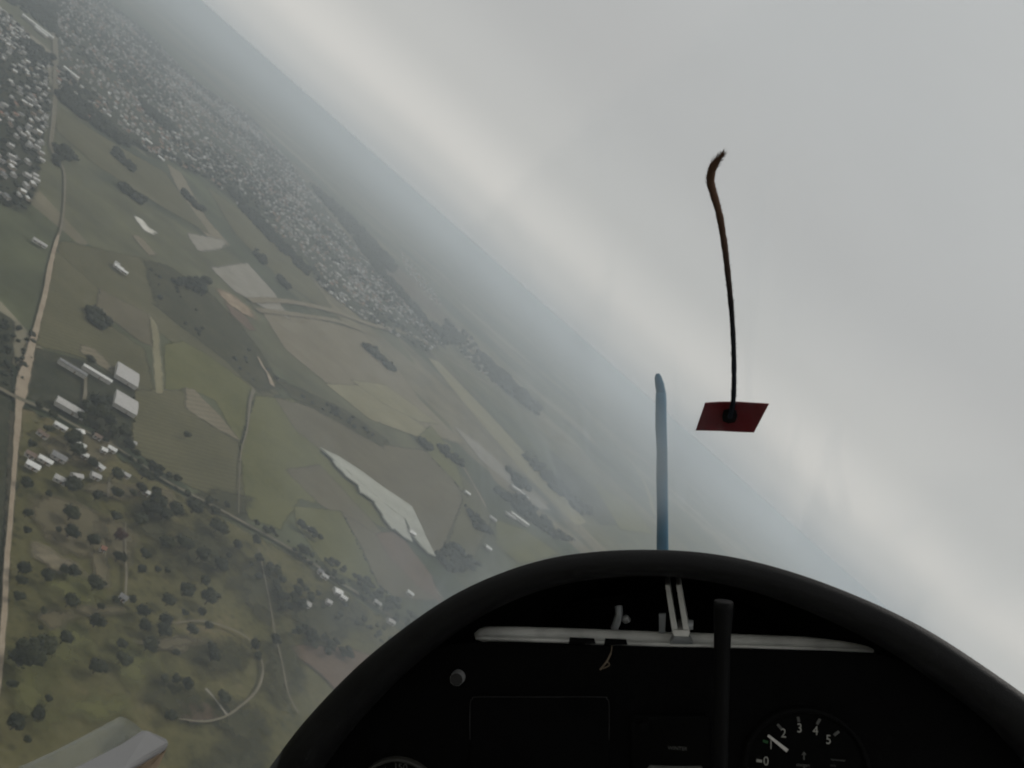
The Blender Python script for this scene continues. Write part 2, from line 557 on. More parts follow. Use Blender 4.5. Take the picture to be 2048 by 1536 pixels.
field([(540, 750), (640, 796), (692, 822), (776, 880), (766, 896), (680, 846), (584, 796)], 'damp', soft=14)
TOWN_A = [(-140, -60), (20, 30), (92, 110), (98, 200), (82, 300), (70, 390), (45, 424), (-30, 400), (-140, 330)]
TOWN_B = [(112, 5), (190, -20), (300, 70), (367, 140), (427, 187), (500, 233), (587, 335), (640, 405), (700, 482), (767, 560), (833, 628), (890, 690), (850, 704), (767, 660),
          (700, 622), (640, 574), (617, 527), (550, 473), (512, 440), (450, 390), (417, 360), (333, 320), (253, 290), (187, 253), (112, 195)]
field(TOWN_A, 'scrub', 'town_ground')
field(TOWN_B, 'scrub', 'town_ground')
field([(371, 776), (388, 780), (438, 830), (482, 884), (440, 862), (370, 818)], 'tan')
field([(297, 626), (316, 655), (328, 788), (310, 788), (304, 692)], 'straw')
field([(198, 579), (297, 628), (304, 692), (280, 684), (207, 628), (192, 612)], 'brown')
field([(160, 690), (190, 700), (225, 735), (215, 742), (160, 706)], 'tan')
field([(520, 618), (600, 628), (720, 662), (790, 730), (840, 800), (930, 890), (740, 838), (660, 772), (570, 700)], 'tan')
field([(650, 768), (720, 770), (800, 820), (905, 895), (870, 886), (740, 840)], 'straw')
field([(333, 328), (362, 345), (415, 440), (460, 492), (430, 490), (380, 440)], 'tan')
field([(372, 466), (455, 482), (443, 498), (396, 504)], 'grey')
field([(421, 537), (494, 526), (548, 586), (580, 640), (520, 612), (470, 584)], 'grey')
field([(430, 578), (462, 588), (500, 618), (512, 640), (486, 628), (452, 606)], 'ochre', 'bare_soil', soft=18)
field([(448, 604), (488, 630), (512, 662), (498, 662), (462, 630)], 'rust', 'bare_soil')
field([(262, 470), (282, 474), (312, 510), (296, 512)], 'tan')
field([(265, 431), (284, 440), (297, 456), (314, 466), (303, 468), (287, 462)], 'chalk', 'bare_soil')
field([(105, 205), (180, 258), (250, 300), (330, 345), (420, 470), (300, 400), (190, 330), (112, 262)], 'pasture')
field([(412, 372), (512, 445), (600, 525), (680, 640), (560, 560), (470, 470)], 'pasture')
field([(900, 930), (960, 985), (985, 1040), (940, 1130), (880, 1130), (925, 1000)], 'pasture')
field([(940, 870), (1010, 930), (1100, 1010), (1060, 1020), (985, 960)], 'tan')
field([(860, 850), (905, 905), (930, 985), (885, 940), (830, 880)], 'lush')
field([(990, 1040), (1050, 1060), (1120, 1110), (1040, 1130), (990, 1090)], 'lush')
field([(700, 760), (770, 770), (880, 850), (840, 845), (760, 805)], 'straw')
field([(855, 716), (876, 722), (1000, 852), (1110, 975), (1175, 1048), (1150, 1052), (1050, 950), (950, 835)], 'straw', 'runway')
field([(905, 850), (960, 890), (1100, 1020), (1080, 1020), (960, 920)], 'grey')
field([(1100, 900), (1190, 980), (1260, 1050), (1200, 1050), (1120, 960)], 'scrub')
field([(1180, 960), (1260, 1010), (1310, 1070), (1240, 1060)], 'lush')
field([(700, 1300), (800, 1330), (900, 1430), (700, 1420), (640, 1350), (570, 1300), (600, 1290)], 'rust')
field([(345, 1400), (410, 1410), (440, 1440), (380, 1450), (340, 1430)], 'rust', 'bare_soil')
field([(60, 995), (140, 1000), (215, 1040), (205, 1120), (120, 1105), (60, 1040)], 'dry', 'dry_grass', soft=12)
field([(60, 1085), (150, 1130), (175, 1165), (120, 1150), (60, 1110)], 'tan', 'dry_grass', soft=9)
field([(190, 1030), (215, 1100), (212, 1180), (188, 1180), (182, 1100)], 'dry', 'dry_grass', soft=7)
field([(310, 980), (345, 985), (350, 1020), (322, 1022)], 'dry', 'dry_grass', soft=7)

for px, py, rx, ry, mt in ((390, 1100, 70, 60, 'damp'), (300, 1040, 46, 34, 'damp'), (450, 1010, 60, 26, 'damp'), (430, 1320, 60, 40, 'damp'), (120, 1290, 60, 40, 'lush'), (260, 1330, 50, 40, 'lush'),
                           (60, 1380, 50, 60, 'lush'), (150, 1180, 60, 30, 'lush'), (340, 1400, 60, 40, 'damp'), (520, 1180, 50, 60, 'damp'), (200, 1420, 70, 30, 'lush'), (110, 1240, 40, 16, 'dry'),
                           (235, 1085, 30, 40, 'dry'), (360, 1290, 34, 14, 'dry'), (190, 1225, 50, 12, 'dry'), (330, 1290, 60, 10, 'dry'), (560, 1340, 40, 60, 'damp'), (650, 1240, 70, 40, 'damp'), (120, 905, 50, 30, 'dry'),
                           (180, 900, 60, 30, 'dry'), (230, 985, 60, 16, 'dry'), (480, 1450, 60, 40, 'damp'), (470, 1540, 80, 50, 'damp'), (260, 1500, 60, 30, 'damp')):
    po = [(px + rx * math.cos(a) * (1 + .3 * math.sin(3 * a + px)), py + ry * math.sin(a) * (1 + .3 * math.cos(2 * a + py))) for a in [i * math.pi / 6 for i in range(12)]]
    field(po, mt, 'grass_patch', soft=min(rx, ry) * .5)

# --- roads and tracks
road([(-30, 1560), (-12, 1400), (2, 1250), (10, 1120), (20, 1000), (28, 900), (36, 800)], [3.4, 3.4, 3.2, 3.1, 3.2, 3.4, 6.5], 'dirt', 'dirt_road')
road([(36, 815), (42, 770), (60, 700), (75, 640), (88, 590), (96, 545), (108, 495), (116, 470)], [6, 9.5, 6, 4.4, 4.6, 5.4, 4.2, 3], 'dirt', 'dirt_road')
road([(116, 474), (124, 440), (128, 385), (126, 342), (106, 310), (100, 290), (106, 240), (109, 180), (110, 110), (108, 60)], [3, 3, 3, 4, 6, 7, 8, 10, 14, 16], 'track')
road([(-40, 765), (0, 783), (38, 803), (90, 824), (160, 862), (240, 905), (330, 966), (410, 1008), (480, 1046), (580, 1102), (700, 1182), (860, 1290)], [5, 5, 5, 3.6, 3.6, 3.6, 3.6, 4, 4.2, 4.2, 4.2, 4.2], 'track', 'lane')
road([(506, 782), (498, 806), (492, 860), (480, 905), (476, 960), (474, 1030)], [5, 4, 2.2, 1.6, 1.3, 1.2], 'track', 'path')
road([(514, 716), (524, 736), (535, 752), (543, 774)], [4, 5, 5, 9], 'dirt', 'path')
road([(513, 1098), (522, 1140), (534, 1200), (546, 1270), (560, 1330), (572, 1390), (592, 1432)], 1.5, 'track', 'path')
road([(166, 745), (168, 780), (162, 820)], 3.0, 'track', 'path')
road([(924, 934), (945, 970), (970, 1016)], 4.0, 'dirt', 'path')
road([(498, 603), (560, 603), (617, 612), (677, 627), (740, 650), (800, 664), (850, 686), (905, 725), (985, 775)], [14, 14, 15, 16, 18, 18, 20, 22, 26], 'tan', 'road')
road([(512, 622), (560, 627), (600, 632), (677, 645), (735, 668)], 13, 'tan', 'road')
road([(1080, 745), (1150, 800), (1215, 870), (1260, 920), (1290, 970), (1308, 1030)], [70, 60, 46, 34, 26, 20], 'straw', 'road')
road([(247, 1050), (246, 1100), (248, 1150), (246, 1205)], 1.6, 'track', 'path')
road([(215, 960), (213, 985), (212, 1000)], 2.2, 'track', 'path')
RING = [(346, 1252), (400, 1247), (460, 1264), (500, 1290), (517, 1322), (521, 1350), (508, 1387), (477, 1417), (443, 1440), (400, 1449), (352, 1444)]
road(RING, [.7, 1.4, 1.8, 1.8, 1.8, 1.8, 1.7, 1.6, 1.6, 1.4, 1.0], 'track', 'ring_track')
road([(406, 1383), (425, 1405), (449, 1437)], [2.2, 1.9, 1.9], 'grey', 'path')

# ------------------------------------------------------------------ buildings
def gable(wid, dep, h, rise, over=0.4):
    """Wall prism and two-slope roof with eaves, as (wall mesh, roof mesh)."""
    x, y = wid / 2, dep / 2
    wv = [(-x, -y, 0), (x, -y, 0), (x, y, 0), (-x, y, 0), (-x, -y, h), (x, -y, h), (x, y, h), (-x, y, h), (-x, 0, h + rise), (x, 0, h + rise)]
    wf = [(0, 1, 5, 4), (2, 3, 7, 6), (1, 2, 6, 9, 5), (3, 0, 4, 8, 7), (3, 2, 1, 0)]
    X, Y = x + over, y + over
    dz = -over * rise / y
    t = 0.22
    rv = [(-X, -Y, h + dz + .04), (X, -Y, h + dz + .04), (X, 0, h + rise + .04), (-X, 0, h + rise + .04), (X, Y, h + dz + .04), (-X, Y, h + dz + .04)]
    rv += [(a, b, c + t) for a, b, c in rv]
    rf = [(6, 7, 8, 9), (9, 8, 10, 11), (0, 3, 2, 1), (3, 5, 4, 2), (0, 1, 7, 6), (5, 11, 10, 4), (0, 6, 9, 3), (3, 9, 11, 5), (1, 2, 8, 7), (2, 4, 10, 8)]
    return (wv, wf), (rv, rf)

def openings(wid, dep, h):
    """Window and door boxes standing slightly proud of the walls."""
    out = []
    k = max(2, int(wid / 4))
    for s in (-1, 1):
        for i in range(k):
            x = -wid / 2 + wid * (i + .5) / k
            out.append(('window', x, s * dep / 2, 0.62 * h, 1.2, 1.1))
    out.append(('door', wid * 0.12, -dep / 2, 1.05, 1.0, 2.1))
    return out

M['pane'] = simple_mat('pane', (.05, .06, .07), 0.15, spec=.5, scale=2)
M['door_wood'] = simple_mat('door_wood', (.16, .09, .05), 0.7, scale=2)

def make_house(px, py, wid, dep, h, rise, ang, roof, label, name='house', cat='house', group=None, wall='wall_white'):
    g = ground_xy(px, py)
    e = empty(name, (g.x, g.y, LAYER[0] + 0.04), ang)
    (wv, wf), (rv, rf) = gable(wid, dep, h, rise)
    w = obj('wall', mesh_from('wall', wv, wf), M[wall], e)
    obj('roof', mesh_from('roof', rv, rf), ROOFS[roof], e)
    for kind, x, y, z, ww, hh in openings(wid, dep, h):
        if kind == 'window' and name in ('barn', 'hall'):
            continue
        if kind == 'door':
            z = hh / 2
        s = -1 if y < 0 else 1
        bx = [(x + dx * ww / 2, y + s * dy, z + dz * hh / 2) for dx in (-1, 1) for dy in (-.02, .05) for dz in (-1, 1)]
        bf = [(0, 1, 3, 2), (4, 6, 7, 5), (0, 4, 5, 1), (2, 3, 7, 6), (1, 5, 7, 3), (0, 2, 6, 4)]
        obj(kind, mesh_from(kind, bx, bf), M['pane' if kind == 'window' else 'door_wood'], w)
    return tag(e, label, cat, group)

AX = math.atan2((ground_xy(480, 1046) - ground_xy(90, 824)).y, (ground_xy(480, 1046) - ground_xy(90, 824)).x)   # the lane's direction
GL = 'houses of the hamlet beside the lane'
HAMLET = [
    (113, 862, 14, 6, AX, 'roof_white', 'long white roofed house of the hamlet nearest the crossroads'),
    (152, 873, 8, 7, AX + .8, 'roof_white', 'small white roofed house close to the lane, beside the long white house'),
    (153, 899, 11, 5.5, AX, 'roof_white', 'narrow white roofed house in the middle of the hamlet, next to dark trees'),
    (200, 909, 6.5, 6, AX + .2, 'roof_white', 'square white hut standing just left of the bright lane house'),
    (216, 907, 10, 6, AX, 'roof_white', 'bright white house by the lane with a square hut on its left'),
    (257, 894, 9, 6, AX + .3, 'roof_pale', 'pale roofed house on the far side of the lane'),
    (82, 930, 14, 7, AX, 'roof_white', 'white gabled house left of the large grey roof'),
    (57, 941, 13, 8.5, AX, 'roof_white', 'largest white house of the hamlet, nearest the dirt road'),
    (162, 920, 6.5, 6.5, AX, 'roof_white', 'small white hut right of the large grey roof'),
    (190, 941, 13, 6, AX - .3, 'roof_white', 'white angled house standing by the dark round tree in the hamlet'),
    (183, 961, 10, 8, AX + .2, 'roof_pale', 'pale grey roofed house below the white angled house'),
    (145, 962, 12, 6, AX + .6, 'roof_pale', 'pale long house above the tall dark tree clump'),
    (113, 969, 13, 8, AX, 'roof_pale', 'pale double roofed house at the lower edge of the hamlet'),
    (110, 923, 15, 10, AX, 'roof_grey', 'large grey roofed building in the middle of the hamlet'),
    (78, 878, 12, 6, AX - .3, 'roof_brown', 'brownish house beside the dirt road, above the white gabled house'),
    (242, 958, 11, 5, AX, 'roof_pale', 'dull pale roofed house at the right end of the hamlet'),
    (285, 994, 7, 5, AX, 'roof_white', 'lone small white house among dark trees right of the hamlet'),
    (188, 882, 9, 6, AX, 'roof_brown', 'brown roofed cottage directly by the lane'),
    (53, 919, 10, 7, AX, 'roof_brown', 'brown roofed cottage directly behind the largest white house'),
]
for px, py, wd, dp, an, rf, lb in HAMLET:
    make_house(px, py, wd * .66, dp * .68, 2.6, 1.2, an, rf, lb, group=GL)
SH = [
    (247, 759, 21, 30, 'roof_pale', 'upper one of the two big pale barns standing in the green field'),
    (244, 816, 20, 27, 'roof_pale', 'lower one of the two big pale barns standing in the green field'),
    (133, 826, 23, 10, 'roof_pale', 'long pale shed beside the lane above the hamlet'),
    (187, 757, 26, 3.6, 'roof_white', 'thin bright long shed left of the big pale barns'),
    (138, 745, 24, 5, 'roof_grey', 'dull grey long shed between the dirt road and the bright thin shed'),
]
for px, py, wd, dp, rf, lb in SH:
    make_house(px, py, wd, dp, 3.6, 0.9 if dp > 15 else 1.0, AX + .02, rf, lb, 'barn', 'barn', 'barns in the fields')

OUT = [
    (642, 1160, 8, 5, 'roof_pale', 'pale cottage at the upper end of the house row below the wood strip'),
    (634, 1151, 6, 5, 'roof_grey', 'grey cottage behind the pale cottage by the wood strip'),
    (669, 1191, 10, 9, 'roof_white', 'brightest white house of the row below the wood strip'),
    (680, 1203, 8, 6, 'roof_white', 'white annex house just below the brightest house of the row'),
    (650, 1212, 6, 6, 'roof_pale', 'small pale hut left of the brightest house of the row'),
    (605, 1215, 9, 7, 'roof_pale', 'faded pale house beside the dark tree clump'),
    (748, 1213, 9, 6, 'roof_pale', 'pale house at the edge of the wood strip near the arch'),
    (775, 1250, 9, 7, 'roof_pale', 'pale house closest to the black cockpit arch'),
    (814, 1193, 9, 6, 'roof_white', 'white house at the foot of the rust coloured field'),
    (614, 1067, 8, 5, 'roof_pale', 'farmhouse hidden in a dark copse on the green field'),
    (931, 990, 10, 7, 'roof_white', 'small white house by the thin tan path'),
    (982, 1041, 12, 8, 'roof_pale', 'pale house at the lower end of the thin tan path'),
    (972, 1100, 10, 8, 'roof_white', 'white house just above the black cockpit arch'),
    (1027, 982, 26, 10, 'roof_white', 'long white farm building right of the thin tan path'),
    (1044, 992, 24, 10, 'roof_white', 'second long white farm building, lower right of its twin'),
    (1034, 1043, 40, 8, 'roof_white', 'very long white shed in the green field over the arch'),
    (1017, 1035, 22, 7, 'roof_pale', 'pale shed directly left of the very long white shed'),
    (232, 540, 14, 8, 'roof_white', 'white farmhouse alone in the olive fields below the pale bare soil'),
    (240, 547, 16, 6, 'roof_white', 'white farm outbuilding touching the lone white farmhouse'),
    (229, 533, 7, 6, 'roof_pale', 'tiny pale shed at the top of the lone white farm'),
    (197, 1108, 4, 3, 'roof_clay', 'tiny reddish hut beside a tree in the meadow'),
    (237, 1206, 6, 5, 'roof_grey', 'small mauve grey hut at the end of the meadow path'),
    (73, 57, 75, 22, 'roof_white', 'very long white hall in the green upper left corner'),
    (80, 68, 30, 24, 'roof_white', 'bright square hall at the end of the very long hall'),
    (139, 150, 34, 18, 'roof_white', 'bright white hall at the lower left rim of the town'),
    (320, 320, 18, 14, 'roof_white', 'bright white house at the near rim of the town band'),
    (295, 286, 20, 14, 'roof_white', 'white house just inside the town rim, up left of the bright one'),
    (74, 492, 18, 7, 'roof_pale', 'pale shed in the dark fields left of the dirt road'),
]
for px, py, wd, dp, rf, lb in OUT:
    big = wd > 25
    sh = 1.0 if big or px > 900 else .8
    make_house(px, py, wd * sh, dp * sh, 5 if big else 2.6, 1.3, AX + random.uniform(-.25, .25), rf, lb, 'hall' if big else 'house', 'hall' if big else 'house')

# --- the big pale greenhouse block: parallel low-ridged spans clipped to its outline
GH_UP = [(605, 385), (700, 430), (810, 500), (920, 580), (1010, 640), (1075, 685), (1110, 760), (1150, 850), (1195, 940), (1160, 925), (1120, 885), (1085, 845), (1060, 790), (1042, 752),
         (960, 690), (880, 624), (790, 545), (690, 458)]
GH_LOW = [(668, 448), (690, 450), (788, 538), (879, 616), (957, 682), (1034, 748), (1052, 800), (1077, 864), (1030, 838), (985, 800), (972, 800), (925, 738), (925, 725), (885, 672), (885, 660), (830, 622), (808, 612),
          (800, 575), (775, 556), (735, 528), (722, 508), (690, 480)]
def gh_pt(x, y): return ground_xy(400 + x / 2.56, 750 + y / 2.56)
gh = [gh_pt(*p) for p in GH_UP]
gdir = (gh[5] - gh[0]); gdir.z = 0; gdir.normalize()
gnrm = Vector((-gdir.y, gdir.x, 0))
gc = sum(gh, Vector()) / len(gh)
gc.z = 0

def clip_half(poly, a, keep_above):
    out = []
    for i in range(len(poly)):
        p, q = poly[i], poly[(i + 1) % len(poly)]
        ip, iq = (p[1] >= a) == keep_above, (q[1] >= a) == keep_above
        if ip:
            out.append(p)
        if ip != iq:
            t = (a - p[1]) / (q[1] - p[1])
            out.append((p[0] + (q[0] - p[0]) * t, a))
    return out

ge = empty('greenhouse', (gc.x, gc.y, LAYER[0] + 0.05), math.atan2(gdir.y, gdir.x))
tag(ge, 'huge pale plastic covered greenhouse block with pointed ends between the brown fields', 'greenhouse')
SPAN = 9.6
for outline, top in ((GH_UP, 1.5), (GH_LOW, 1.2)):
    loc2 = [((p - gc).dot(gdir), (p - gc).dot(gnrm)) for p in (gh_pt(*q) for q in outline)]
    lo, hi = min(p[1] for p in loc2), max(p[1] for p in loc2)
    a = lo
    while a < hi:
        for half in (0, 1):
            b0, b1 = a + half * SPAN / 2 + (0.12 if half == 0 else 0), a + (half + 1) * SPAN / 2 - (0.12 if half else 0)
            pc = clip_half(clip_half(loc2, b0, True), b1, False)
            if len(pc) < 3:
                continue
            zt = lambda y: top + .3 * (1 - abs((y - a) / (SPAN / 2) - 1))
            nvv = len(pc)
            vs = [(x, y, zt(y)) for x, y in pc] + [(x, y, 0) for x, y in pc]
            fs = [tuple(range(nvv))] + [(i, i + nvv, (i + 1) % nvv + nvv, (i + 1) % nvv) for i in range(nvv)]
            obj('roof_span', mesh_from('roof_span', vs, fs), M['film'], ge)
        a += SPAN
make_house(818, 1072, 9, 7, 3.4, 1.4, AX, 'roof_white', 'white hut in the dark gap of the pale greenhouse block')

# ------------------------------------------------------------------ trees
def blob(rx, rz, seed, sub=2):
    bm = bmesh.new()
    bmesh.ops.create_icosphere(bm, subdivisions=sub, radius=1.0)
    for v in bm.verts:
        n_ = noise.noise(v.co * 1.7 + Vector((seed, seed * .7, 0))) * .34 + noise.noise(v.co * 4.1 + Vector((0, seed, 3))) * .18
        s = 1 + n_
        v.co = Vector((v.co.x * rx * s, v.co.y * rx * s, v.co.z * rz * s))
    V = [v.co.copy() for v in bm.verts]
    Fc = [tuple(v.index for v in f.verts) for f in bm.faces]
    bm.free()
    return V, Fc

def crown_mesh(seed, leaves=420, lean=0.0):
    """Unit crown (radius 1, centre at 0): a lumpy core of boughs with leaf sprays all over it."""
    rnd = random.Random(seed)
    V, Fc = [], []
    cores = [(Vector((0, 0, 0)), .62)]
    bv, bf = blob(.62, .55, seed * 1.9, 2)
    V += bv; Fc += bf
    for k in range(rnd.randint(6, 9)):
        a = rnd.uniform(0, 6.28)
        d = rnd.uniform(.3, .62)
        c = Vector((d * math.cos(a), d * math.sin(a), rnd.uniform(-.25, .35)))
        r = rnd.uniform(.34, .5) * (1.1 - .3 * d)
        cores.append((c, r))
        bv, bf = blob(r, r * .85, seed * 3.3 + k, 1)
        o_ = len(V)
        V += [c + p for p in bv]
        Fc += [tuple(i + o_ for i in f) for f in bf]
    for i in range(leaves):
        c, r = rnd.choice(cores)
        d = Vector((rnd.gauss(0, 1), rnd.gauss(0, 1), rnd.gauss(.15, .9))).normalized()
        p = c + d * r * rnd.uniform(.9, 1.38)
        s = rnd.uniform(.05, .13)
        t = d.cross(Vector((rnd.uniform(-1, 1), rnd.uniform(-1, 1), rnd.uniform(-1, 1)))).normalized()
        u = (d * rnd.uniform(-.8, .8) + t.cross(d)).normalized()
        o_ = len(V)
        V += [p - t * s, p + u * s * .8, p + t * s, p - u * s * .8]
        Fc.append((o_, o_ + 1, o_ + 2, o_ + 3))
    return mesh_from('crown', V, Fc)

def trunk_mesh(seed):
    rnd = random.Random(seed)
    V, Fc = [], []
    def limb(a, b, r0, r1):
        d = (b - a).normalized()
        t = d.orthogonal().normalized(); u = d.cross(t)
        o_ = len(V)
        for p, r in ((a, r0), (b, r1)):
            for i in range(6):
                an = i * math.pi / 3
                V.append(p + (t * math.cos(an) + u * math.sin(an)) * r)
        for i in range(6):
            Fc.append((o_ + i, o_ + (i + 1) % 6, o_ + 6 + (i + 1) % 6, o_ + 6 + i))
    top = Vector((rnd.uniform(-.1, .1), rnd.uniform(-.1, .1), .55))
    limb(Vector((0, 0, 0)), top, .09, .06)
    for k in range(4):
        a = k * 1.57 + rnd.uniform(-.4, .4)
        limb(top * rnd.uniform(.75, 1), top + Vector((.5 * math.cos(a), .5 * math.sin(a), rnd.uniform(.25, .6))), .05, .02)
    return mesh_from('trunk', V, Fc)

CROWNS = [crown_mesh(11 + i) for i in range(7)]
CROWNS_RED = [crown_mesh(41)]
TRUNKS = [trunk_mesh(5 + i) for i in range(3)]
for m_ in CROWNS: m_.materials.append(M['leaf'])
for m_ in CROWNS_RED: m_.materials.append(M['leaf_red'])
for m_ in TRUNKS: m_.materials.append(M['bark'])
N_TREE = [0]

def tree_at(x, y, r, label, group=None, red=False, name='tree'):
    i = N_TREE[0]; N_TREE[0] += 1
    rnd = random.Random(900 + i)
    e = empty(name, (x, y, LAYER[0]), rnd.uniform(0, 6.28))
    c = obj('crown', CROWNS_RED[0] if red else CROWNS[i % len(CROWNS)], None, e)
    h = r * rnd.uniform(.75, 1.0)
    c.location = (0, 0, r * .22 + h * .82)
    c.scale = (r * rnd.uniform(.9, 1.12), r * rnd.uniform(.9, 1.12), h)
    t = obj('trunk', TRUNKS[i % 3], None, e)
    t.scale = (r, r, r * .9)
    return tag(e, label, 'tree', group)

G_T = 'trees scattered over the meadow'
# zoomed photo lists: x, y, radius in a 3x enlargement of the lower left and middle left
LOW = [(390, 65, 48, 'large round dark tree, upper of the dark pair in the dry grass'), (385, 170, 45, 'large round dark tree, lower of the dark pair in the dry grass'),
       (320, 138, 18, 'small dark bush left of the dark tree pair'), (675, 185, 36, 'reddish brown round tree in the meadow'),
       (525, 215, 38, 'tree standing beside the tiny reddish hut'), (675, 315, 38, 'round tree just below the reddish brown tree'),
       (800, 95, 38, None), (660, 70, 36, None), (130, 50, 28, None), (130, 150, 22, None), (90, 385, 40, None), (530, 490, 45, None), (375, 590, 45, None),
       (230, 630, 18, None), (540, 710, 42, None), (215, 865, 55, 'big oval dark tree next to the largest tree at left edge'), (90, 945, 75, 'largest tree crown of the meadow at the left edge'),
       (540, 990, 45, None), (180, 1260, 42, 'tree standing above the pale ledge at bottom left'), (570, 605, 22, None), (600, 460, 16, None), (975, 580, 40, 'dark tree alone just above the ring track'),
       (920, 375, 18, None), (975, 380, 18, None), (810, 380, 32, None), (835, 285, 32, None), (950, 235, 45, None), (1060, 235, 52, None), (1165, 300, 45, None),
       (1285, 355, 45, None), (1190, 450, 30, None), (1265, 140, 52, None), (1135, 20, 45, None), (1255, 25, 32, None), (1395, 235, 35, None), (1345, 295, 22, None),
       (1075, 520, 45, None), (1215, 570, 50, None), (815, 635, 40, None), (825, 720, 42, None), (950, 700, 45, None), (940, 765, 45, None), (1120, 750, 35, None),
       (1215, 720, 28, None), (845, 855, 45, None), (1025, 875, 22, 'small round dark bush left of the ring track'), (690, 930, 42, None), (1245, 910, 42, 'dark tree in the centre of the ring track'), (1490, 840, 35, 'upper tree touching the inside of the ring track'),
       (1510, 900, 28, 'lower tree touching the inside of the ring track'), (950, 1035, 25, None), (1020, 1040, 28, None), (1090, 1080, 40, None), (255, 1155, 22, None), (1240, 850, 30, 'small tree inside the ring track above its centre'),
       (85, 455, 32, None), (75, 555, 32, None), (345, 810, 40, None), (215, 730, 14, None), (690, 830, 35, None), (1510, 205, 32, None), (1780, 270, 40, None),
       (40, 1330, 45, None), (130, 1410, 22, None), (870, 30, 50, None), (950, 60, 40, None), (1020, 30, 42, None), (1300, 1150, 38, None), (980, 1270, 34, None), (1620, 810, 34, None),
       (1180, 640, 26, None), (760, 560, 24, None), (400, 400, 34, None), (250, 430, 40, None), (350, 380, 30, None), (660, 560, 22, None), (30, 1080, 26, None), (1080, 640, 24, None)]
MID = [(400, 860, 50, 'tall dark tree clump below the hamlet'), (385, 590, 46, None), (418, 650, 45, None), (520, 710, 35, 'round dark tree between the white houses of the hamlet'), (660, 790, 40, None), (660, 900, 35, None),
       (545, 920, 35, None), (770, 890, 25, None), (880, 980, 56, None), (900, 880, 30, None), (1010, 1000, 45, None), (1130, 985, 42, None), (260, 510, 28, None), (160, 600, 25, None), (130, 840, 32, None),
       (260, 895, 20, None), (1100, 540, 22, 'lone bush in the middle of the green field'), (540, 370, 60, None), (560, 430, 50, None), (620, 470, 45, None), (500, 410, 40, None), (590, 380, 40, None),
       (480, 360, 25, None), (835, 790, 40, None), (820, 870, 34, None), (285, 420, 26, None), (205, 370, 22, None), (700, 540, 40, None), (740, 600, 34, None), (880, 740, 30, None), (640, 520, 34, None), (455, 430, 30, None), (420, 545, 30, None),
       (515, 95, 30, 'dark tree at the tip of the thin bright shed')]
ROWS = [(1042, 'just below the hamlet'), (1075, 'of the upper dark tree'), (1110, 'of the tiny reddish hut'), (1140, 'under the reddish brown tree'), (1180, 'above the mauve grey hut'),
        (1215, 'of the mauve grey hut'), (1250, 'above the ring track'), (1285, 'at the ring track top'), (1330, 'at the ring track middle'), (1400, 'at the ring track foot'), (9999, 'beside the pale ledge')]
HROWS = [(835, 'by the long pale shed'), (872, 'at the top of the hamlet'), (905, 'of the grey roofed building'), (945, 'below the grey roofed building'), (975, 'at the hamlet foot'), (9999, 'under the hamlet')]
for lst, oy, rows, place in ((LOW, 1024, ROWS, 'meadow'), (MID, 700, HROWS, 'tree')):
    todo = {}
    for x, y, r, lb in lst:
        px, py = x / 3, oy + y / 3
        if not lb:
            row = next(w for lim, w in rows if py < lim)
            todo.setdefault(row, []).append((px, x, y))
    names = {}
    for row, ts in todo.items():
        for k, (px, x, y) in enumerate(sorted(ts)):
            names[x, y] = '%s tree from the dirt road in the %s row %s' % (ordinal(k + 1), place, row)
    for x, y, r, lb in lst:
        px, py = x / 3, oy + y / 3
        g = ground_xy(px, py)
        rr = r / 3 * rng_at(g) / 2150 * 1.4
        tree_at(g.x, g.y, rr, lb or names[x, y], 'trees of the hamlet' if oy == 700 else G_T, red=(lb or '').startswith('reddish'))

def tree_line(px_pts, n, off, rmin, rmax, label, group, seed, spread=2.0):
    rnd = random.Random(seed)
    P = [ground_xy(x, y) for x, y in px_pts]
    L = [0]
    for i in range(len(P) - 1):
        L.append(L[-1] + (P[i + 1] - P[i]).length)
    spots = sorted(rnd.uniform(0, L[-1]) for _ in range(n))
    for k, s in enumerate(spots):
        i = max(j for j in range(len(P) - 1) if L[j] <= s)
        t = (s - L[i]) / (L[i + 1] - L[i])
        p = P[i].lerp(P[i + 1], t)
        d = (P[i + 1] - P[i]).normalized()
        nn = Vector((-d.y, d.x, 0))
        q = p + nn * (off + rnd.gauss(0, spread))
        tree_at(q.x, q.y, rnd.uniform(rmin, rmax), ordinal(k + 1) + ' ' + label, group)

LANE = [(160, 862), (240, 905), (330, 966), (410, 1008), (480, 1046), (580, 1102), (700, 1182), (850, 1280)]
tree_line(LANE, 44, 5.5, 1.7, 3.6, 'tree from the hamlet in the hedge on the field side of the lane', 'hedge trees along the lane', 21)
tree_line(LANE, 40, -5.5, 1.7, 3.8, 'tree from the hamlet in the hedge on the meadow side of the lane', 'hedge trees along the lane', 22, 2.6)
tree_line([(640, 1130), (700, 1165), (760, 1205), (830, 1250)], 36, 5, 2.4, 4.6, 'dark tree down the thick wood strip running towards the black arch', 'trees of the wood strip', 23, 5)
tree_line([(520, 1120), (545, 1200), (575, 1230), (600, 1180)], 30, 0, 2.4, 4.8, 'dark tree along the curved copse below the lane', 'trees of the copse', 24, 6)
tree_line([(575, 1260), (620, 1290), (690, 1310)], 26, 0, 2.4, 4.6, 'dark tree from the left in the copse beside the black arch', 'trees of the lower copse', 25, 6)
tree_line([(590, 1055), (612, 1072), (635, 1085)], 12, 0, 2.2, 4.2, 'dark tree from the left in the copse hiding the farmhouse', 'trees of the farmhouse copse', 26, 3)
tree_line([(600, 1200), (690, 1240), (780, 1290)], 20, 0, 2.0, 3.8, 'dark tree from the left scattered below the row of white houses', 'trees between the row of houses', 27, 9)

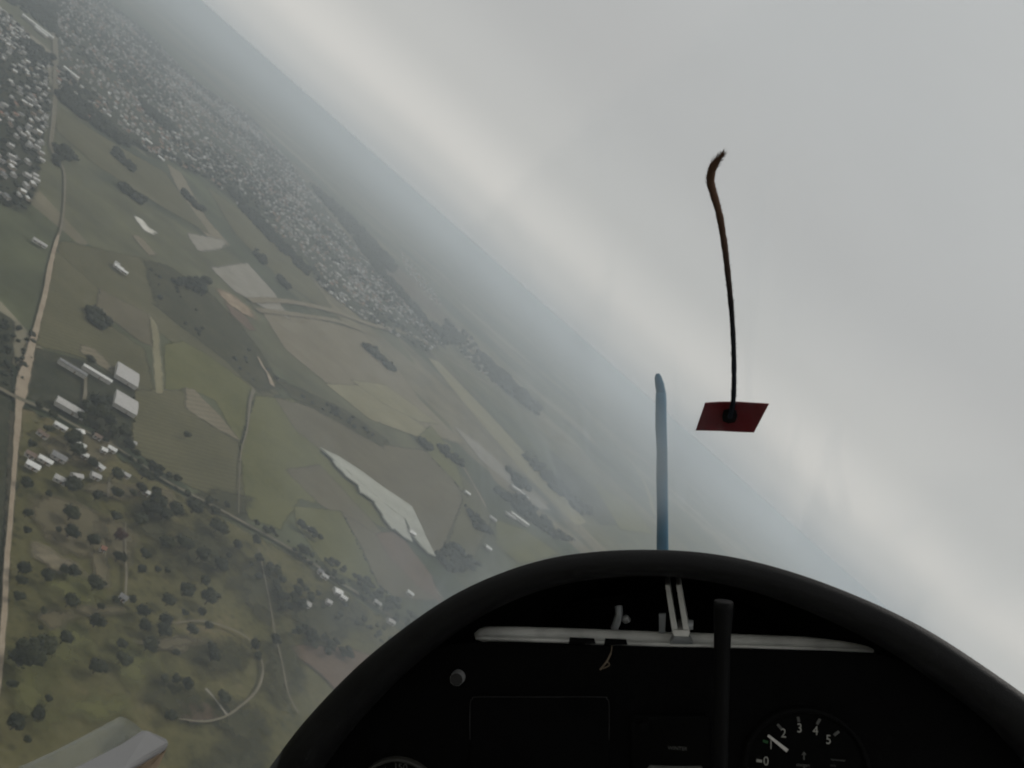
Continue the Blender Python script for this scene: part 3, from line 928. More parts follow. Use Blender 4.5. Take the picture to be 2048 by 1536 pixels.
# ------------------------------------------------------------------ woods (far masses of trees) and the town
def lump_mesh(items, name, mat, seed, quads=10):
    """Many leafy lumps joined into one mass: items are (x, y, radius, height)."""
    rnd = random.Random(seed)
    protos = [blob(1.0, 1.0, 70 + i, 1) for i in range(6)]
    V, Fc = [], []
    for x, y, r, h in items:
        bv, bf = protos[rnd.randrange(6)]
        ca, sa = math.cos(rnd.uniform(0, 6.28)), math.sin(rnd.uniform(0, 6.28))
        o_ = len(V)
        for p in bv:
            V.append((x + (p.x * ca - p.y * sa) * r, y + (p.x * sa + p.y * ca) * r, h * .55 + p.z * h * .55))
        Fc += [tuple(i + o_ for i in f) for f in bf]
        for k in range(quads):
            d = Vector((rnd.gauss(0, 1), rnd.gauss(0, 1), abs(rnd.gauss(0, 1)))).normalized()
            s = r * rnd.uniform(.14, .3)
            c = Vector((x + d.x * r * 1.08, y + d.y * r * 1.08, h * .55 + d.z * h * .6))
            t = d.orthogonal().normalized(); u = d.cross(t)
            an = rnd.uniform(0, 3.14)
            t, u = t * math.cos(an) + u * math.sin(an), u * math.cos(an) - t * math.sin(an)
            o_ = len(V)
            V += [c - t * s, c + (u + d * .4) * s, c + t * s, c - (u - d * .4) * s]
            Fc.append((o_, o_ + 1, o_ + 2, o_ + 3))
    return obj(name, mesh_from(name, V, Fc), M[mat])

def fill(px_poly, count, rnd, rmin, rmax, clump=0.0):
    P = [ground_xy(x, y) for x, y in px_poly]
    pl = [(p.x, p.y) for p in P]
    x0, x1 = min(p[0] for p in pl), max(p[0] for p in pl)
    y0, y1 = min(p[1] for p in pl), max(p[1] for p in pl)
    out, tries = [], 0
    while len(out) < count and tries < count * 60:
        tries += 1
        x, y = rnd.uniform(x0, x1), rnd.uniform(y0, y1)
        if not in_poly(x, y, pl):
            continue
        if clump and noise.noise(Vector((x * clump, y * clump, 5.5))) < -.05:
            continue
        r = rnd.uniform(rmin, rmax)
        out.append((x, y, r, r * rnd.uniform(.9, 1.5)))
    return out

rw = random.Random(77)
WOODS = [
    ([(290, 528), (330, 538), (410, 588), (472, 650), (525, 720), (550, 772), (520, 782), (450, 712), (380, 660), (320, 610)], 26, 1.6, 3.6),
    ([(545, 755), (640, 800), (690, 826), (770, 884), (760, 892), (680, 840), (590, 790)], 24, 2, 4),
    ([(833, 880), (850, 890), (862, 902), (846, 900)], 22, 4, 7),
    ([(868, 890), (915, 912), (922, 935), (890, 915)], 34, 4, 7),
    ([(450, 375), (512, 428), (560, 480), (620, 540), (612, 552), (545, 490), (480, 420)], 380, 4, 7),
    ([(168, 622), (196, 630), (213, 652), (205, 660), (180, 646)], 42, 3, 6),
    ([(500, 500), (520, 508), (535, 530), (522, 530)], 26, 4, 7),
    ([(552, 555), (565, 562), (582, 585), (570, 580)], 24, 4, 7),
    ([(10, 640), (30, 650), (70, 660), (60, 720), (30, 790), (0, 760), (-60, 700)], 60, 1.6, 3.2),
    ([(110, 195), (160, 235), (200, 262), (240, 290), (260, 292), (200, 240), (130, 180)], 260, 5, 9),
    ([(275, 200), (330, 240), (352, 262), (330, 258), (290, 228)], 160, 6, 10),
    ([(990, 985), (1050, 1000), (1100, 1050), (1150, 1085), (1110, 1080), (1040, 1030)], 130, 4, 8),
    ([(950, 700), (1000, 745), (1080, 820), (1070, 830), (980, 760)], 240, 9, 16),
    ([(720, 690), (745, 700), (790, 745), (770, 735)], 60, 5, 9),
    ([(1010, 940), (1040, 955), (1060, 985), (1030, 975)], 40, 5, 9),
    ([(865, 1110), (900, 1090), (960, 1130), (930, 1150), (890, 1140)], 60, 3, 6),
    ([(925, 1010), (960, 1040), (985, 1075), (950, 1060)], 40, 3, 6),
    ([(700, 470), (760, 540), (850, 640), (840, 640), (740, 530)], 220, 8, 13),
    ([(330, 560), (420, 560), (400, 590)], 30, 4, 7),
    ([(105, 330), (150, 320), (140, 300), (105, 285)], 40, 4, 7),
    ([(230, 300), (270, 340), (262, 345), (225, 312)], 46, 4, 7),
    ([(240, 365), (290, 405), (280, 410), (236, 380)], 46, 4, 7),
    ([(365, 375), (405, 420), (398, 424), (360, 390)], 34, 4, 7),
    ([(1040, 905), (1110, 960), (1180, 1030), (1160, 1030), (1080, 960)], 90, 7, 12),
]
items = []
for poly, n_, r0, r1 in WOODS:
    items += fill(poly, n_, rw, r0, r1)
# hedgerows between the fields
def hedge(px_pts, step, r):
    out = []
    P = [ground_xy(x, y) for x, y in px_pts]
    for i in range(len(P) - 1):
        L = (P[i + 1] - P[i]).length
        for k in range(int(L / step)):
            if rw.random() < .25:
                continue
            p = P[i].lerp(P[i + 1], (k + rw.random()) / max(1, int(L / step)))
            rr = r * rw.uniform(.6, 1.25)
            out.append((p.x + rw.gauss(0, r * .4), p.y + rw.gauss(0, r * .4), rr, rr * 1.2))
    return out
for h_ in ([(268, 780), (262, 880)], [(510, 790), (480, 890), (476, 1030)], [(681, 1022), (755, 1170), (790, 1200)], [(830, 880), (930, 990), (960, 1040)]):
    items += hedge(h_, 6, 1.3)
wo = lump_mesh(items, 'woods', 'woodland', 5)
tag(wo, 'dark woods and hedgerows between the fields', 'woods', kind='stuff')

TOWN_C = [(902, 655), (932, 664), (990, 742), (996, 775), (950, 735), (920, 705)]
TOWN_D = [(800, 500), (850, 560), (890, 610), (870, 610), (810, 540)]
lots = []
rt = random.Random(31)
def town(px_poly, ang, sx, sy, prob, clump, warm):
    pl = [(p.x, p.y) for p in (ground_xy(x, y) for x, y in px_poly)]
    ca, sa = math.cos(ang), math.sin(ang)
    us = [(x * ca + y * sa, -x * sa + y * ca) for x, y in pl]
    u0, u1 = min(u for u, _ in us), max(u for u, _ in us)
    v0, v1 = min(v for _, v in us), max(v for _, v in us)
    i = 0
    u = u0
    while u < u1:
        j = 0
        v = v0
        while v < v1:
            x, y = u * ca - v * sa + rt.uniform(-4, 4), u * sa + v * ca + rt.uniform(-4, 4)
            if i % 7 and j % 3 and in_poly(x, y, pl):
                d = noise.noise(Vector((x * clump, y * clump, 2.2)))
                if rt.random() < prob * (1 + 1.7 * d):
                    lots.append((x, y, ang + rt.choice((0, math.pi / 2)) + rt.gauss(0, .08), rt.uniform(5.4, 9.5), rt.uniform(4.5, 6.5), rt.uniform(2.6, 4.4), rt.random(), warm))
            v += sy; j += 1
        u += sx; i += 1
town(TOWN_A, R_(62), 13.5, 14, .62, .006, .12)
town(TOWN_B, R_(50), 14, 15, .46, .0055, .34)
town(TOWN_C, R_(40), 22, 24, .62, .004, .75)
town(TOWN_D, R_(40), 20, 20, .45, .004, .4)
lots.sort(key=lambda t: t[0] ** 2 + t[1] ** 2)

ROOF_KEYS = ['roof_white', 'roof_pale', 'roof_grey', 'roof_clay', 'roof_brown']
MATS_TOWN = [M['wall_tan'], M['wall_white']] + [ROOFS[k] for k in ROOF_KEYS]
def pick_roof(q, warm):
    if q < warm * .6: return 3
    if q < warm: return 4
    z = (q - warm) / (1 - warm)
    return 0 if z < .17 else (1 if z < .66 else 2)
def house_geo(x, y, an, wd, dp, h, q, warm, V, Fc, MI):
    (wv, wf), (rv, rf) = gable(wd, dp, h, dp * .2, .5)
    ca, sa = math.cos(an), math.sin(an)
    for vv, ff, mi in ((wv, wf, 1 if q > .3 else 0), (rv, rf, 2 + pick_roof(q, warm))):
        o_ = len(V)
        V += [(x + a_ * ca - b_ * sa, y + a_ * sa + b_ * ca, c_) for a_, b_, c_ in vv]
        Fc += [tuple(i + o_ for i in f) for f in ff]
        MI += [mi] * len(ff)
NEAR_TOWN = 245
WORDS = ['white', 'pale', 'grey', 'red clay', 'brown']
for k, (x, y, an, wd, dp, h, q, warm) in enumerate(lots[:NEAR_TOWN]):
    V, Fc, MI = [], [], []
    house_geo(0, 0, 0, wd, dp, h, q, warm, V, Fc, MI)
    me = mesh_from('town_house', V, Fc)
    for m_ in MATS_TOWN: me.materials.append(m_)
    me.polygons.foreach_set('material_index', MI)
    o = obj('town_house', me)
    o.location = (x, y, LAYER[0] + .04)
    o.rotation_euler = (0, 0, an)
    zone = ['at the lower tip of the near town corner', 'in the lower half of the near town corner', 'in the upper half of the near town corner', 'in the thinning upper end of the near town corner'][min(3, k * 4 // NEAR_TOWN)]
    size = 'tiny' if wd < 6.6 else ('small' if wd < 8.2 else 'long')
    tag(o, '%s %s roofed %s house %s' % (size, WORDS[pick_roof(q, warm)], 'low' if h < 3.5 else 'tall', zone), 'house', 'town houses nearest the camera')
V, Fc, MI = [], [], []
for (x, y, an, wd, dp, h, q, warm) in lots[NEAR_TOWN:]:
    house_geo(x, y, an, wd, dp, h, q, warm, V, Fc, MI)
me = mesh_from('far_town', V, Fc)
for m_ in MATS_TOWN: me.materials.append(m_)
me.polygons.foreach_set('material_index', MI)
tag(obj('far_town', me), 'mass of far town houses stretching in a band towards the horizon', 'town', kind='stuff')
ti = fill(TOWN_A, 1500, rt, 2.0, 4.6) + fill(TOWN_B, 4800, rt, 2.5, 6, .004) + fill(TOWN_C, 120, rt, 5, 9) + fill([(-80, -60), (110, 10), (108, 130), (60, 140), (-80, 60)], 420, rt, 5, 9, .004)
ti += fill([(590, 330), (700, 430), (860, 600), (930, 690), (890, 690), (760, 540), (640, 400)], 700, rt, 7, 14, .002)
tg = lump_mesh(ti, 'town_greenery', 'woodland', 9, 4)
tag(tg, 'dark garden trees between the far town houses', 'greenery', kind='stuff')
print('lots', len(lots), 'trees', N_TREE[0])

# ------------------------------------------------------------------ the glider's cockpit
YAW = R_(9.8)                               # the nose points a little right of the camera axis
# glider frame: x right, y forward, z up, origin at the eye
G_ROT_CAM = Matrix.Rotation(-YAW, 3, 'Y') @ Matrix(((1, 0, 0), (0, 0, 1), (0, -1, 0)))
GM = Matrix.Translation(CAM_POS) @ (CAM_ROT @ G_ROT_CAM).to_4x4()
G_INV = G_ROT_CAM.inverted()

def P(px, py, d):
    """Point of the cockpit seen at a photo pixel, d metres ahead of the eye along the nose."""
    v = G_INV @ Vector(((px - 1024) / F, -(py - 768) / F, -1.0))
    return v * (d / v.y)

def cthing(name, base, label, cat, group=None):
    e = bpy.data.objects.new(name, None)
    COL.objects.link(e)
    e.empty_display_size = 0.02
    e.matrix_world = GM @ Matrix.Translation(base)
    e['base'] = list(base)
    return tag(e, label, cat, group)

def cpart(name, verts, faces, mat, parent, smooth=False, root=None):
    b = Vector((root or parent)['base'])
    me = mesh_from(name, [Vector(v) - b for v in verts], faces, smooth)
    return obj(name, me, mat, parent)

def tube(pts, radii, seg=12, caps=True, flat=1.0):
    V, Fc = [], []
    k = len(pts)
    prev = None
    for i, p in enumerate(pts):
        d = (pts[min(i + 1, k - 1)] - pts[max(i - 1, 0)]).normalized()
        t = prev - d * prev.dot(d) if prev is not None else d.orthogonal()
        t.normalize(); prev = t
        u = d.cross(t)
        r = radii[i] if isinstance(radii, (list, tuple)) else radii
        for j in range(seg):
            a = 2 * math.pi * j / seg
            V.append(p + t * math.cos(a) * r + u * math.sin(a) * r * flat)
    for i in range(k - 1):
        for j in range(seg):
            a, b = i * seg + j, i * seg + (j + 1) % seg
            Fc.append((a, b, b + seg, a + seg))
    if caps:
        Fc.append(tuple(reversed(range(seg))))
        Fc.append(tuple((k - 1) * seg + j for j in range(seg)))
    return V, Fc

def slab(poly, thick, axis=Vector((0, 1, 0))):
    """Polygon given a thickness along axis (its first face looks back along -axis)."""
    n_ = len(poly)
    V = [Vector(p) for p in poly] + [Vector(p) + axis * thick for p in poly]
    Fc = [tuple(range(n_)), tuple(reversed(range(n_, 2 * n_)))] + [(i, i + n_, (i + 1) % n_ + n_, (i + 1) % n_) for i in range(n_)]
    return V, Fc

def bevel_obj(o, w, seg=2):
    md = o.modifiers.new('bevel', 'BEVEL')
    md.width = w; md.segments = seg; md.limit_method = 'ANGLE'
    return o

C = {}
C['pad'] = simple_mat('pad', (.0052, .0048, .0046), 0.6, spec=.20, var=.3, scale=25, bump=.25, bscale=900)
C['panel'] = simple_mat('panel', (.0014, .0013, .0013), 0.75, spec=.07, var=.3, scale=60, bump=.2, bscale=1500)
C['inside'] = simple_mat('inside', (.003, .003, .003), 0.9, spec=.05, var=.3, scale=10)
C['white'] = simple_mat('white', (.72, .70, .64), 0.45, spec=.4, var=.25, scale=35)
C['alu'] = simple_mat('alu', (.40, .41, .41), 0.4, metal=.3, var=.15, scale=60)
C['steel'] = simple_mat('steel', (.36, .355, .345), 0.4, metal=.4, var=.2, scale=80)
C['dial'] = simple_mat('dial', (.0016, .0016, .0014), 0.75, spec=.07, var=.2, scale=50)
C['bezel'] = simple_mat('bezel', (.0022, .0021, .002), 0.7, spec=.08, var=.2, scale=50)
C['ring'] = simple_mat('ring', (.034, .032, .027), 0.5, spec=.3, var=.2, scale=50)
C['print'] = simple_mat('print', (.34, .33, .29), 0.7, var=.15, scale=300)
C['print_dim'] = simple_mat('print_dim', (.09, .088, .08), 0.7, var=.15, scale=300)
C['green'] = simple_mat('green', (.025, .09, .03), 0.7, scale=300)
C['needle'] = simple_mat('needle', (.60, .57, .52), 0.5, scale=300)
C['rod'] = simple_mat('rod', (.0030, .0029, .0028), 0.65, spec=.10, var=.2, scale=60)
C['cap'] = simple_mat('cap', (.020, .0185, .018), 0.6, var=.2, scale=60)
C['blue'] = simple_mat('blue', (.010, .095, .165), 0.55, spec=.15, var=.45, scale=11)
C['tape'] = simple_mat('tape', (.24, .008, .012), 0.75, spec=.05, var=.25, scale=40, bump=.3, bscale=300)
C['knot'] = simple_mat('knot', (.006, .005, .005), 0.9, scale=300)
C['ledge'] = simple_mat('ledge', (.19, .187, .187), 0.5, spec=.4, var=.12, scale=18)
C['wood'] = simple_mat('wood', (.16, .12, .08), 0.7, var=.4, scale=60)
C['thread'] = simple_mat('thread', (.12, .09, .06), 0.8, scale=300)
C['shell'] = simple_mat('shell', (.70, .70, .68), 0.3, spec=.5, var=.04, scale=4)

def wool():
    m, nt, b = new_mat('wool')
    n, l = nt.nodes, nt.links
    tc = n.new('ShaderNodeTexCoord')
    sp = n.new('ShaderNodeSeparateXYZ')
    l.new(tc.outputs['Generated'], sp.inputs[0])
    r = n.new('ShaderNodeValToRGB')
    el = r.color_ramp.elements
    el[0].position, el[0].color = 0.25, (.026, .030, .038, 1)
    el[1].position, el[1].color = 0.85, (.115, .066, .044, 1)
    e = el.new(.5); e.color = (.030, .028, .030, 1)
    l.new(sp.outputs['Z'], r.inputs[0])
    l.new(r.outputs[0], b.inputs['Base Color'])
    b.inputs['Roughness'].default_value = .95
    b.inputs['Specular IOR Level'].default_value = .05
    return m
C['wool'] = wool()

def clear_mat():
    """Old perspex: clear, with a faint milkiness in the sheet that is stronger in streaks and zones standing in for reflected glare."""
    m = bpy.data.materials.new('perspex')
    m.use_nodes = True
    nt = m.node_tree
    n, l = nt.nodes, nt.links
    n.clear()
    o_ = n.new('ShaderNodeOutputMaterial')
    v = n.new('ShaderNodeVolumePrincipled')
    v.inputs['Color'].default_value = (.88, .95, 1.0, 1)
    tc = n.new('ShaderNodeTexCoord')
    def nz(scale, rot, sc, det):
        mp = n.new('ShaderNodeMapping')
        mp.inputs['Rotation'].default_value = rot
        mp.inputs['Scale'].default_value = sc
        l.new(tc.outputs['Object'], mp.inputs['Vector'])
        t = n.new('ShaderNodeTexNoise')
        t.inputs['Scale'].default_value = scale
        t.inputs['Detail'].default_value = det
        t.inputs['Distortion'].default_value = .8
        l.new(mp.outputs[0], t.inputs['Vector'])
        return t.outputs['Fac']
    a = nz(3.2, (0, .7, .3), (1, .5, 1), 2)          # broad zones of reflected glare, put in as milkiness
    b = nz(9.0, (.2, .9, .2), (2.6, .25, .5), 3)     # long reflection streaks, put in as milkiness
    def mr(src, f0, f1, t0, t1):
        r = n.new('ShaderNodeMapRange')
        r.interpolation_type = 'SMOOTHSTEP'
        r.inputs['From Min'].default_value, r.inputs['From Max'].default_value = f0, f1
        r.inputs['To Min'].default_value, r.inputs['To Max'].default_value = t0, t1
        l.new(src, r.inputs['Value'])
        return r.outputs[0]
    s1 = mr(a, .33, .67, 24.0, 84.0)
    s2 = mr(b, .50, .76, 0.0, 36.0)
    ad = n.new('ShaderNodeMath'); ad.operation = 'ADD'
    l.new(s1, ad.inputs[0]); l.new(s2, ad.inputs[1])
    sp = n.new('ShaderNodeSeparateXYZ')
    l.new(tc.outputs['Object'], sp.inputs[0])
    fw = mr(sp.outputs['Y'], -.24, .32, .04, 1.0)    # the glare veil is put in denser at the front bow than at the side
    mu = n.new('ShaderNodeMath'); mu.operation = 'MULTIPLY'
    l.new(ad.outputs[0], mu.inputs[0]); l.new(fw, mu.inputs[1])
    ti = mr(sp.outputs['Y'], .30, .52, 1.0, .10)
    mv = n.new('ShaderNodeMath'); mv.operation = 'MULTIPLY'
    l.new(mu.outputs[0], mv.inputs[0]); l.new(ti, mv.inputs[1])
    # curved edge of a reflection across the sky, put in as a density step
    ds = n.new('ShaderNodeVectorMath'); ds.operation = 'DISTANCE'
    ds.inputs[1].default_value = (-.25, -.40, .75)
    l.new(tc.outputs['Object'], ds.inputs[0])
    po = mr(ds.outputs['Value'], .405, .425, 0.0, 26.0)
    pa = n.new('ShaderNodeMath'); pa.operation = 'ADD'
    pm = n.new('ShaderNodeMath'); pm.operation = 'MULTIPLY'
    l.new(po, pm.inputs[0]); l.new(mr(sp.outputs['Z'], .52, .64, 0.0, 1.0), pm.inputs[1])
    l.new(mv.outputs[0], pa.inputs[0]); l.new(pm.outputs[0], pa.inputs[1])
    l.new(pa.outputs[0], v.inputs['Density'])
    l.new(v.outputs[0], o_.inputs['Volume'])
    return m
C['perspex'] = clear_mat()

# outline of the arch (its upper edge) as seen, at 0.60 m ahead
ARCH = [(455, 1640), (492, 1590), (530, 1536), (600, 1444), (700, 1339), (800, 1256), (900, 1189), (1000, 1143), (1100, 1114), (1200, 1101), (1300, 1098), (1400, 1103), (1500, 1119),
        (1600, 1146), (1700, 1182), (1800, 1226), (1900, 1281), (2048, 1381), (2120, 1440), (2190, 1510), (2240, 1580)]
D_RIM = 0.60
arch = [P(x, y, D_RIM) for x, y in ARCH]
def smooth_line(pts, st=6):
    out = []
    k = len(pts)
    for i in range(k - 1):
        p0, p1, p2, p3 = pts[max(0, i - 1)], pts[i], pts[i + 1], pts[min(k - 1, i + 2)]
        for j in range(st):
            t = j / st
            out.append(0.5 * ((2 * p1) + (p2 - p0) * t + (2 * p0 - 5 * p1 + 4 * p2 - p3) * t * t + (3 * p1 - p0 - 3 * p2 + p3) * t ** 3))
    out.append(pts[-1])
    return out
arch = smooth_line(arch)

glider = cthing('glider', Vector((0, 0.6, -0.55)), 'black cockpit of a glider with arched padded coaming around a dark instrument panel', 'glider')

# coaming rim: padded profile swept along the arch; first profile point is the outer edge
PROF = [(0.0028, 0.010), (0.0018, 0.003), (0.006, -0.002), (0.0125, -0.004), (0.019, -0.001), (0.024, 0.006), (0.027, 0.016), (0.028, 0.03), (0.024, 0.05), (0.017, 0.05), (0.0095, 0.03)]
V, Fc = [], []
k = len(arch)
for i, p in enumerate(arch):
    d = (arch[min(i + 1, k - 1)] - arch[max(i - 1, 0)]).normalized()
    inn = Vector((d.z, 0, -d.x)).normalized()         # towards the inside of the arch
    if inn.z > 0 and abs(inn.x) < .5: inn = -inn
    s = abs(i / (k - 1) - .5) * 2
    wid = .80 + .55 * s ** 1.4
    for a_, b_ in PROF:
        V.append(p + inn * a_ * wid + Vector((0, b_, 0)))
m_ = len(PROF)
for i in range(k - 1):
    for j in range(m_):
        Fc.append((i * m_ + j, i * m_ + (j + 1) % m_, (i + 1) * m_ + (j + 1) % m_, (i + 1) * m_ + j))
rim = cpart('coaming', V, Fc, C['pad'], glider, True)

# hood: the skin from the rim forward, sinking and narrowing towards the nose
V, Fc = [], []
HD = [(0.012, 1.0, 0.0), (0.10, .985, -.012), (0.25, .93, -.045), (0.45, .80, -.10), (0.65, .58, -.17), (0.80, .30, -.235), (0.88, .05, -.28)]
cx = P(1300, 1098, D_RIM).x
for (dy, sc_, dz) in HD:
    for p in arch:
        zz = p.z
        yy = p.y + dy
        z1 = -0.42 + (zz + 0.42) * (sc_ * .35 + .65) + dz * .6 - .003
        V.append(Vector((cx + (p.x - cx) * sc_, yy, min(z1, (zz / p.y - .006 - .05 * dy) * yy))))
for i in range(len(HD) - 1):
    for j in range(k - 1):
        Fc.append((i * k + j, i * k + j + 1, (i + 1) * k + j + 1, (i + 1) * k + j))
hood = cpart('hood', V, Fc, C['inside'], glider, True)
sol = hood.modifiers.new('thick', 'SOLIDIFY'); sol.thickness = 0.003; sol.offset = -1

bh = [Vector((cx + x, .95, z)) for x, z in ((-.22, -.75), (.22, -.75), (.20, -.34), (.14, -.245), (0, -.217), (-.14, -.245), (-.20, -.34))]
Vb, Fb = slab(bh, .01)
cpart('bulkhead', Vb, Fb, C['inside'], glider)

# instrument panel, its top edge along the white cross bar
D_PAN = 0.635
PT = [(880, 1292), (945, 1285), (1100, 1289), (1300, 1295), (1500, 1299), (1660, 1304), (1750, 1308), (1860, 1335), (1960, 1400), (2100, 1500), (2160, 1700), (2160, 2000), (500, 2000), (520, 1700), (640, 1500), (760, 1370)]
Vp, Fp = slab([P(x, y, D_PAN) for x, y in PT], 0.003)
panel = cpart('instrument_panel', Vp, [f for f in Fp], C['panel'], glider)

# white cross bar behind the panel's top edge
bar = [P(950, 1272, .657), P(985, 1268, .658), P(1100, 1270, .660), P(1300, 1278, .660), P(1500, 1285, .660), P(1640, 1291, .658), P(1720, 1297, .656), P(1748, 1302, .654)]
Vb, Fb = tube(smooth_line(bar, 4), [.0008 + .0048 * min(1, i / 4 + .3, (28 - i) / 9) for i in range(29)], 14)
crossbar = cpart('cross_bar', Vb, Fb, C['white'], glider, True)
# pale lip along the bar's lower edge
lip = [P(952, 1276, .646), P(1100, 1281, .646), P(1300, 1289, .646), P(1500, 1294, .646), P(1745, 1302, .646)]
Vb, Fb = tube(smooth_line(lip, 5), .0016, 8)
cpart('lip', Vb, Fb, C['white'], crossbar, True, root=glider)
for x0, x1, y0 in ((1139, 1188, 1276), (1210, 1252, 1278)):
    q = [P(x0, y0, .631), P(x1, y0 + 2, .631), P(x1 + 3, y0 + 12, .631), P(x0 - 2, y0 + 12, .631)]
    Vb, Fb = slab(q, .002)
    cpart('tab', Vb, Fb, C['panel'], panel, root=glider)

# white U-channel bracket rising from the bar to under the coaming
def plate(a, b, w0, w1, depth, mat, name, parent):
    """Flat web between two points with its face sideways: w = thickness, depth = extent ahead."""
    q = []
    for p, w in ((a, w0), (b, w1)):
        q += [p + Vector((-w / 2, 0, 0)), p + Vector((w / 2, 0, 0)), p + Vector((w / 2, depth, 0)), p + Vector((-w / 2, depth, 0))]
    f = [(0, 1, 5, 4), (1, 2, 6, 5), (2, 3, 7, 6), (3, 0, 4, 7), (3, 2, 1, 0), (4, 5, 6, 7)]
    return cpart(name, q, f, mat, parent, root=glider)
br = plate(P(1351, 1268, .640), P(1335, 1170, .656), .0042, .0034, .03, C['white'], 'bracket', glider)
plate(P(1374, 1268, .640), P(1357, 1170, .656), .0042, .0034, .03, C['white'], 'web', br)
q = [P(1347, 1260, .6396), P(1378, 1261, .6396), P(1378, 1273, .6396), P(1347, 1272, .6396)]
Vb, Fb = slab(q, .03); cpart('foot', Vb, Fb, C['white'], br, root=glider)
q = [P(1350, 1272, .6398), P(1376, 1273, .6398), P(1386, 1288, .644), P(1340, 1287, .644)]
Vb, Fb = slab(q, .012); cpart('weld', Vb, Fb, C['alu'], br, root=glider)
Vb, Fb = tube([P(1376, 1249, .646), P(1386, 1250, .646)], .0034, 10); cpart('bolt', Vb, Fb, C['alu'], br, root=glider)
q = [P(1318, 1228, .656), P(1332, 1228, .656), P(1330, 1266, .656), P(1318, 1266, .656)]
Vb, Fb = slab(q, .004); cpart('gusset', Vb, Fb, C['alu'], br, root=glider)
# curved lever and its ball left of the bracket
lv = smooth_line([P(1228, 1258, .672), P(1234, 1243, .672), P(1238, 1228, .672), P(1237, 1212, .674)], 5)
Vb, Fb = tube(lv, .0030, 10); lev = cpart('lever', Vb, Fb, C['alu'], glider, True)
bv, bf = blob(.0034, .0034, 3.0, 2)
cpart('ball', [v + P(1252, 1238, .674) for v in bv], bf, C['steel'], lev, True, root=glider)

# cover plate with rounded corners and a rim screw on the panel
def rounded(x0, y0, x1, y1, r, d):
    out = []
    for cx_, cy_, a0 in ((x1 - r, y0 + r, -90), (x1 - r, y1 - r, 0), (x0 + r, y1 - r, 90), (x0 + r, y0 + r, 180)):
        for i in range(6):
            a = R_(a0 + i * 18)
            out.append((cx_ + r * math.cos(a), cy_ + r * math.sin(a)))
    return [P(x, y, d) for x, y in out]
Vb, Fb = slab(rounded(940, 1394, 1218, 1600, 16, D_PAN - .0022), .002)
cv = cpart('cover_plate', Vb, Fb, C['panel'], panel, root=glider)
bevel_obj(cv, .0007)
ol = [(940, 1480), (940, 1412), (945, 1398), (958, 1394), (1080, 1394), (1202, 1394), (1213, 1398), (1218, 1410), (1218, 1480)]
Vb, Fb = tube(smooth_line([P(x, y, D_PAN - .0026) for x, y in ol], 5), .00035, 6, flat=.8)
cpart('edge_bead', Vb, Fb, C['cap'], panel, True, root=glider)

def disc(c, r, d0, d1, seg=32, r2=None):
    """Short cylinder facing the pilot, from d0 (near) to d1."""
    r2 = r2 or r
    V = [c + Vector((math.cos(2 * math.pi * i / seg) * r, d0, math.sin(2 * math.pi * i / seg) * r)) for i in range(seg)]
    V += [c + Vector((math.cos(2 * math.pi * i / seg) * r2, d1, math.sin(2 * math.pi * i / seg) * r2)) for i in range(seg)]
    Fc = [tuple(range(seg)), tuple(reversed(range(seg, 2 * seg)))] + [(i, i + seg, (i + 1) % seg + seg, (i + 1) % seg) for i in range(seg)]
    return V, Fc
def ring(c, r0, r1, d0, d1, seg=48):
    """Annular collar facing the pilot: inner r0, outer r1."""
    V = []
    for r, d in ((r1, d1), (r1, d0 + .0012), ((r0 + r1) / 2, d0), (r0, d0 + .0012), (r0, d1)):
        V += [c + Vector((math.cos(2 * math.pi * i / seg) * r, d, math.sin(2 * math.pi * i / seg) * r)) for i in range(seg)]
    Fc = []
    for k_ in range(4):
        for i in range(seg):
            Fc.append((k_ * seg + i, k_ * seg + (i + 1) % seg, (k_ + 1) * seg + (i + 1) % seg, (k_ + 1) * seg + i))
    return V, Fc
PXM = D_PAN / F                      # metres per photo pixel on the panel
sc_c = P(917, 1353, D_PAN)
Vb, Fb = disc(sc_c, 13.5 * PXM, -.0065, 0, 28, 14.5 * PXM)
scr = cpart('knob', Vb, Fb, C['steel'], panel, root=glider)
Vb, Fb = disc(sc_c, 12.9 * PXM, -.0069, -.0066, 28)
cpart('knob_face', Vb, Fb, C['cap'], panel, root=glider)

# fuselage: outer nose skin and cockpit tub below the sill, seat back behind the pilot
def section(y, hw, top, bot, n_=24):
    out = []
    for i in range(n_ + 1):
        a = math.pi * i / n_
        out.append(Vector((cx * .6 + hw * math.cos(a), y, top - (top - bot) * math.sin(a) ** .8)))
    return out
SECT = [(1.62, .03, -.40, -.46), (1.45, .12, -.40, -.56), (1.15, .20, -.42, -.68), (.85, .25, -.44, -.76), (.60, .275, -.44, -.80), (.2, .33, -.40, -.82), (-.25, .35, -.26, -.82), (-.6, .34, -.22, -.80)]
V, Fc = [], []
for s_ in SECT:
    V += section(*s_)
nn_ = 25
for i in range(len(SECT) - 1):
    for j in range(nn_ - 1):
        Fc.append((i * nn_ + j, i * nn_ + j + 1, (i + 1) * nn_ + j + 1, (i + 1) * nn_ + j))
fus = cpart('fuselage', V, Fc, [C['shell'], C['inside']], glider, True)
sol = fus.modifiers.new('thick', 'SOLIDIFY'); sol.thickness = .004; sol.offset = -1; sol.material_offset = 1; sol.material_offset_rim = 1
V, Fc = slab([Vector((cx * .6 - .30, -.30, -.75)), Vector((cx * .6 + .30, -.30, -.75)), Vector((cx * .6 + .26, -.52, .12)), Vector((cx * .6 - .26, -.52, .12))], -.04)
cpart('seat_back', V, Fc, C['inside'], glider)

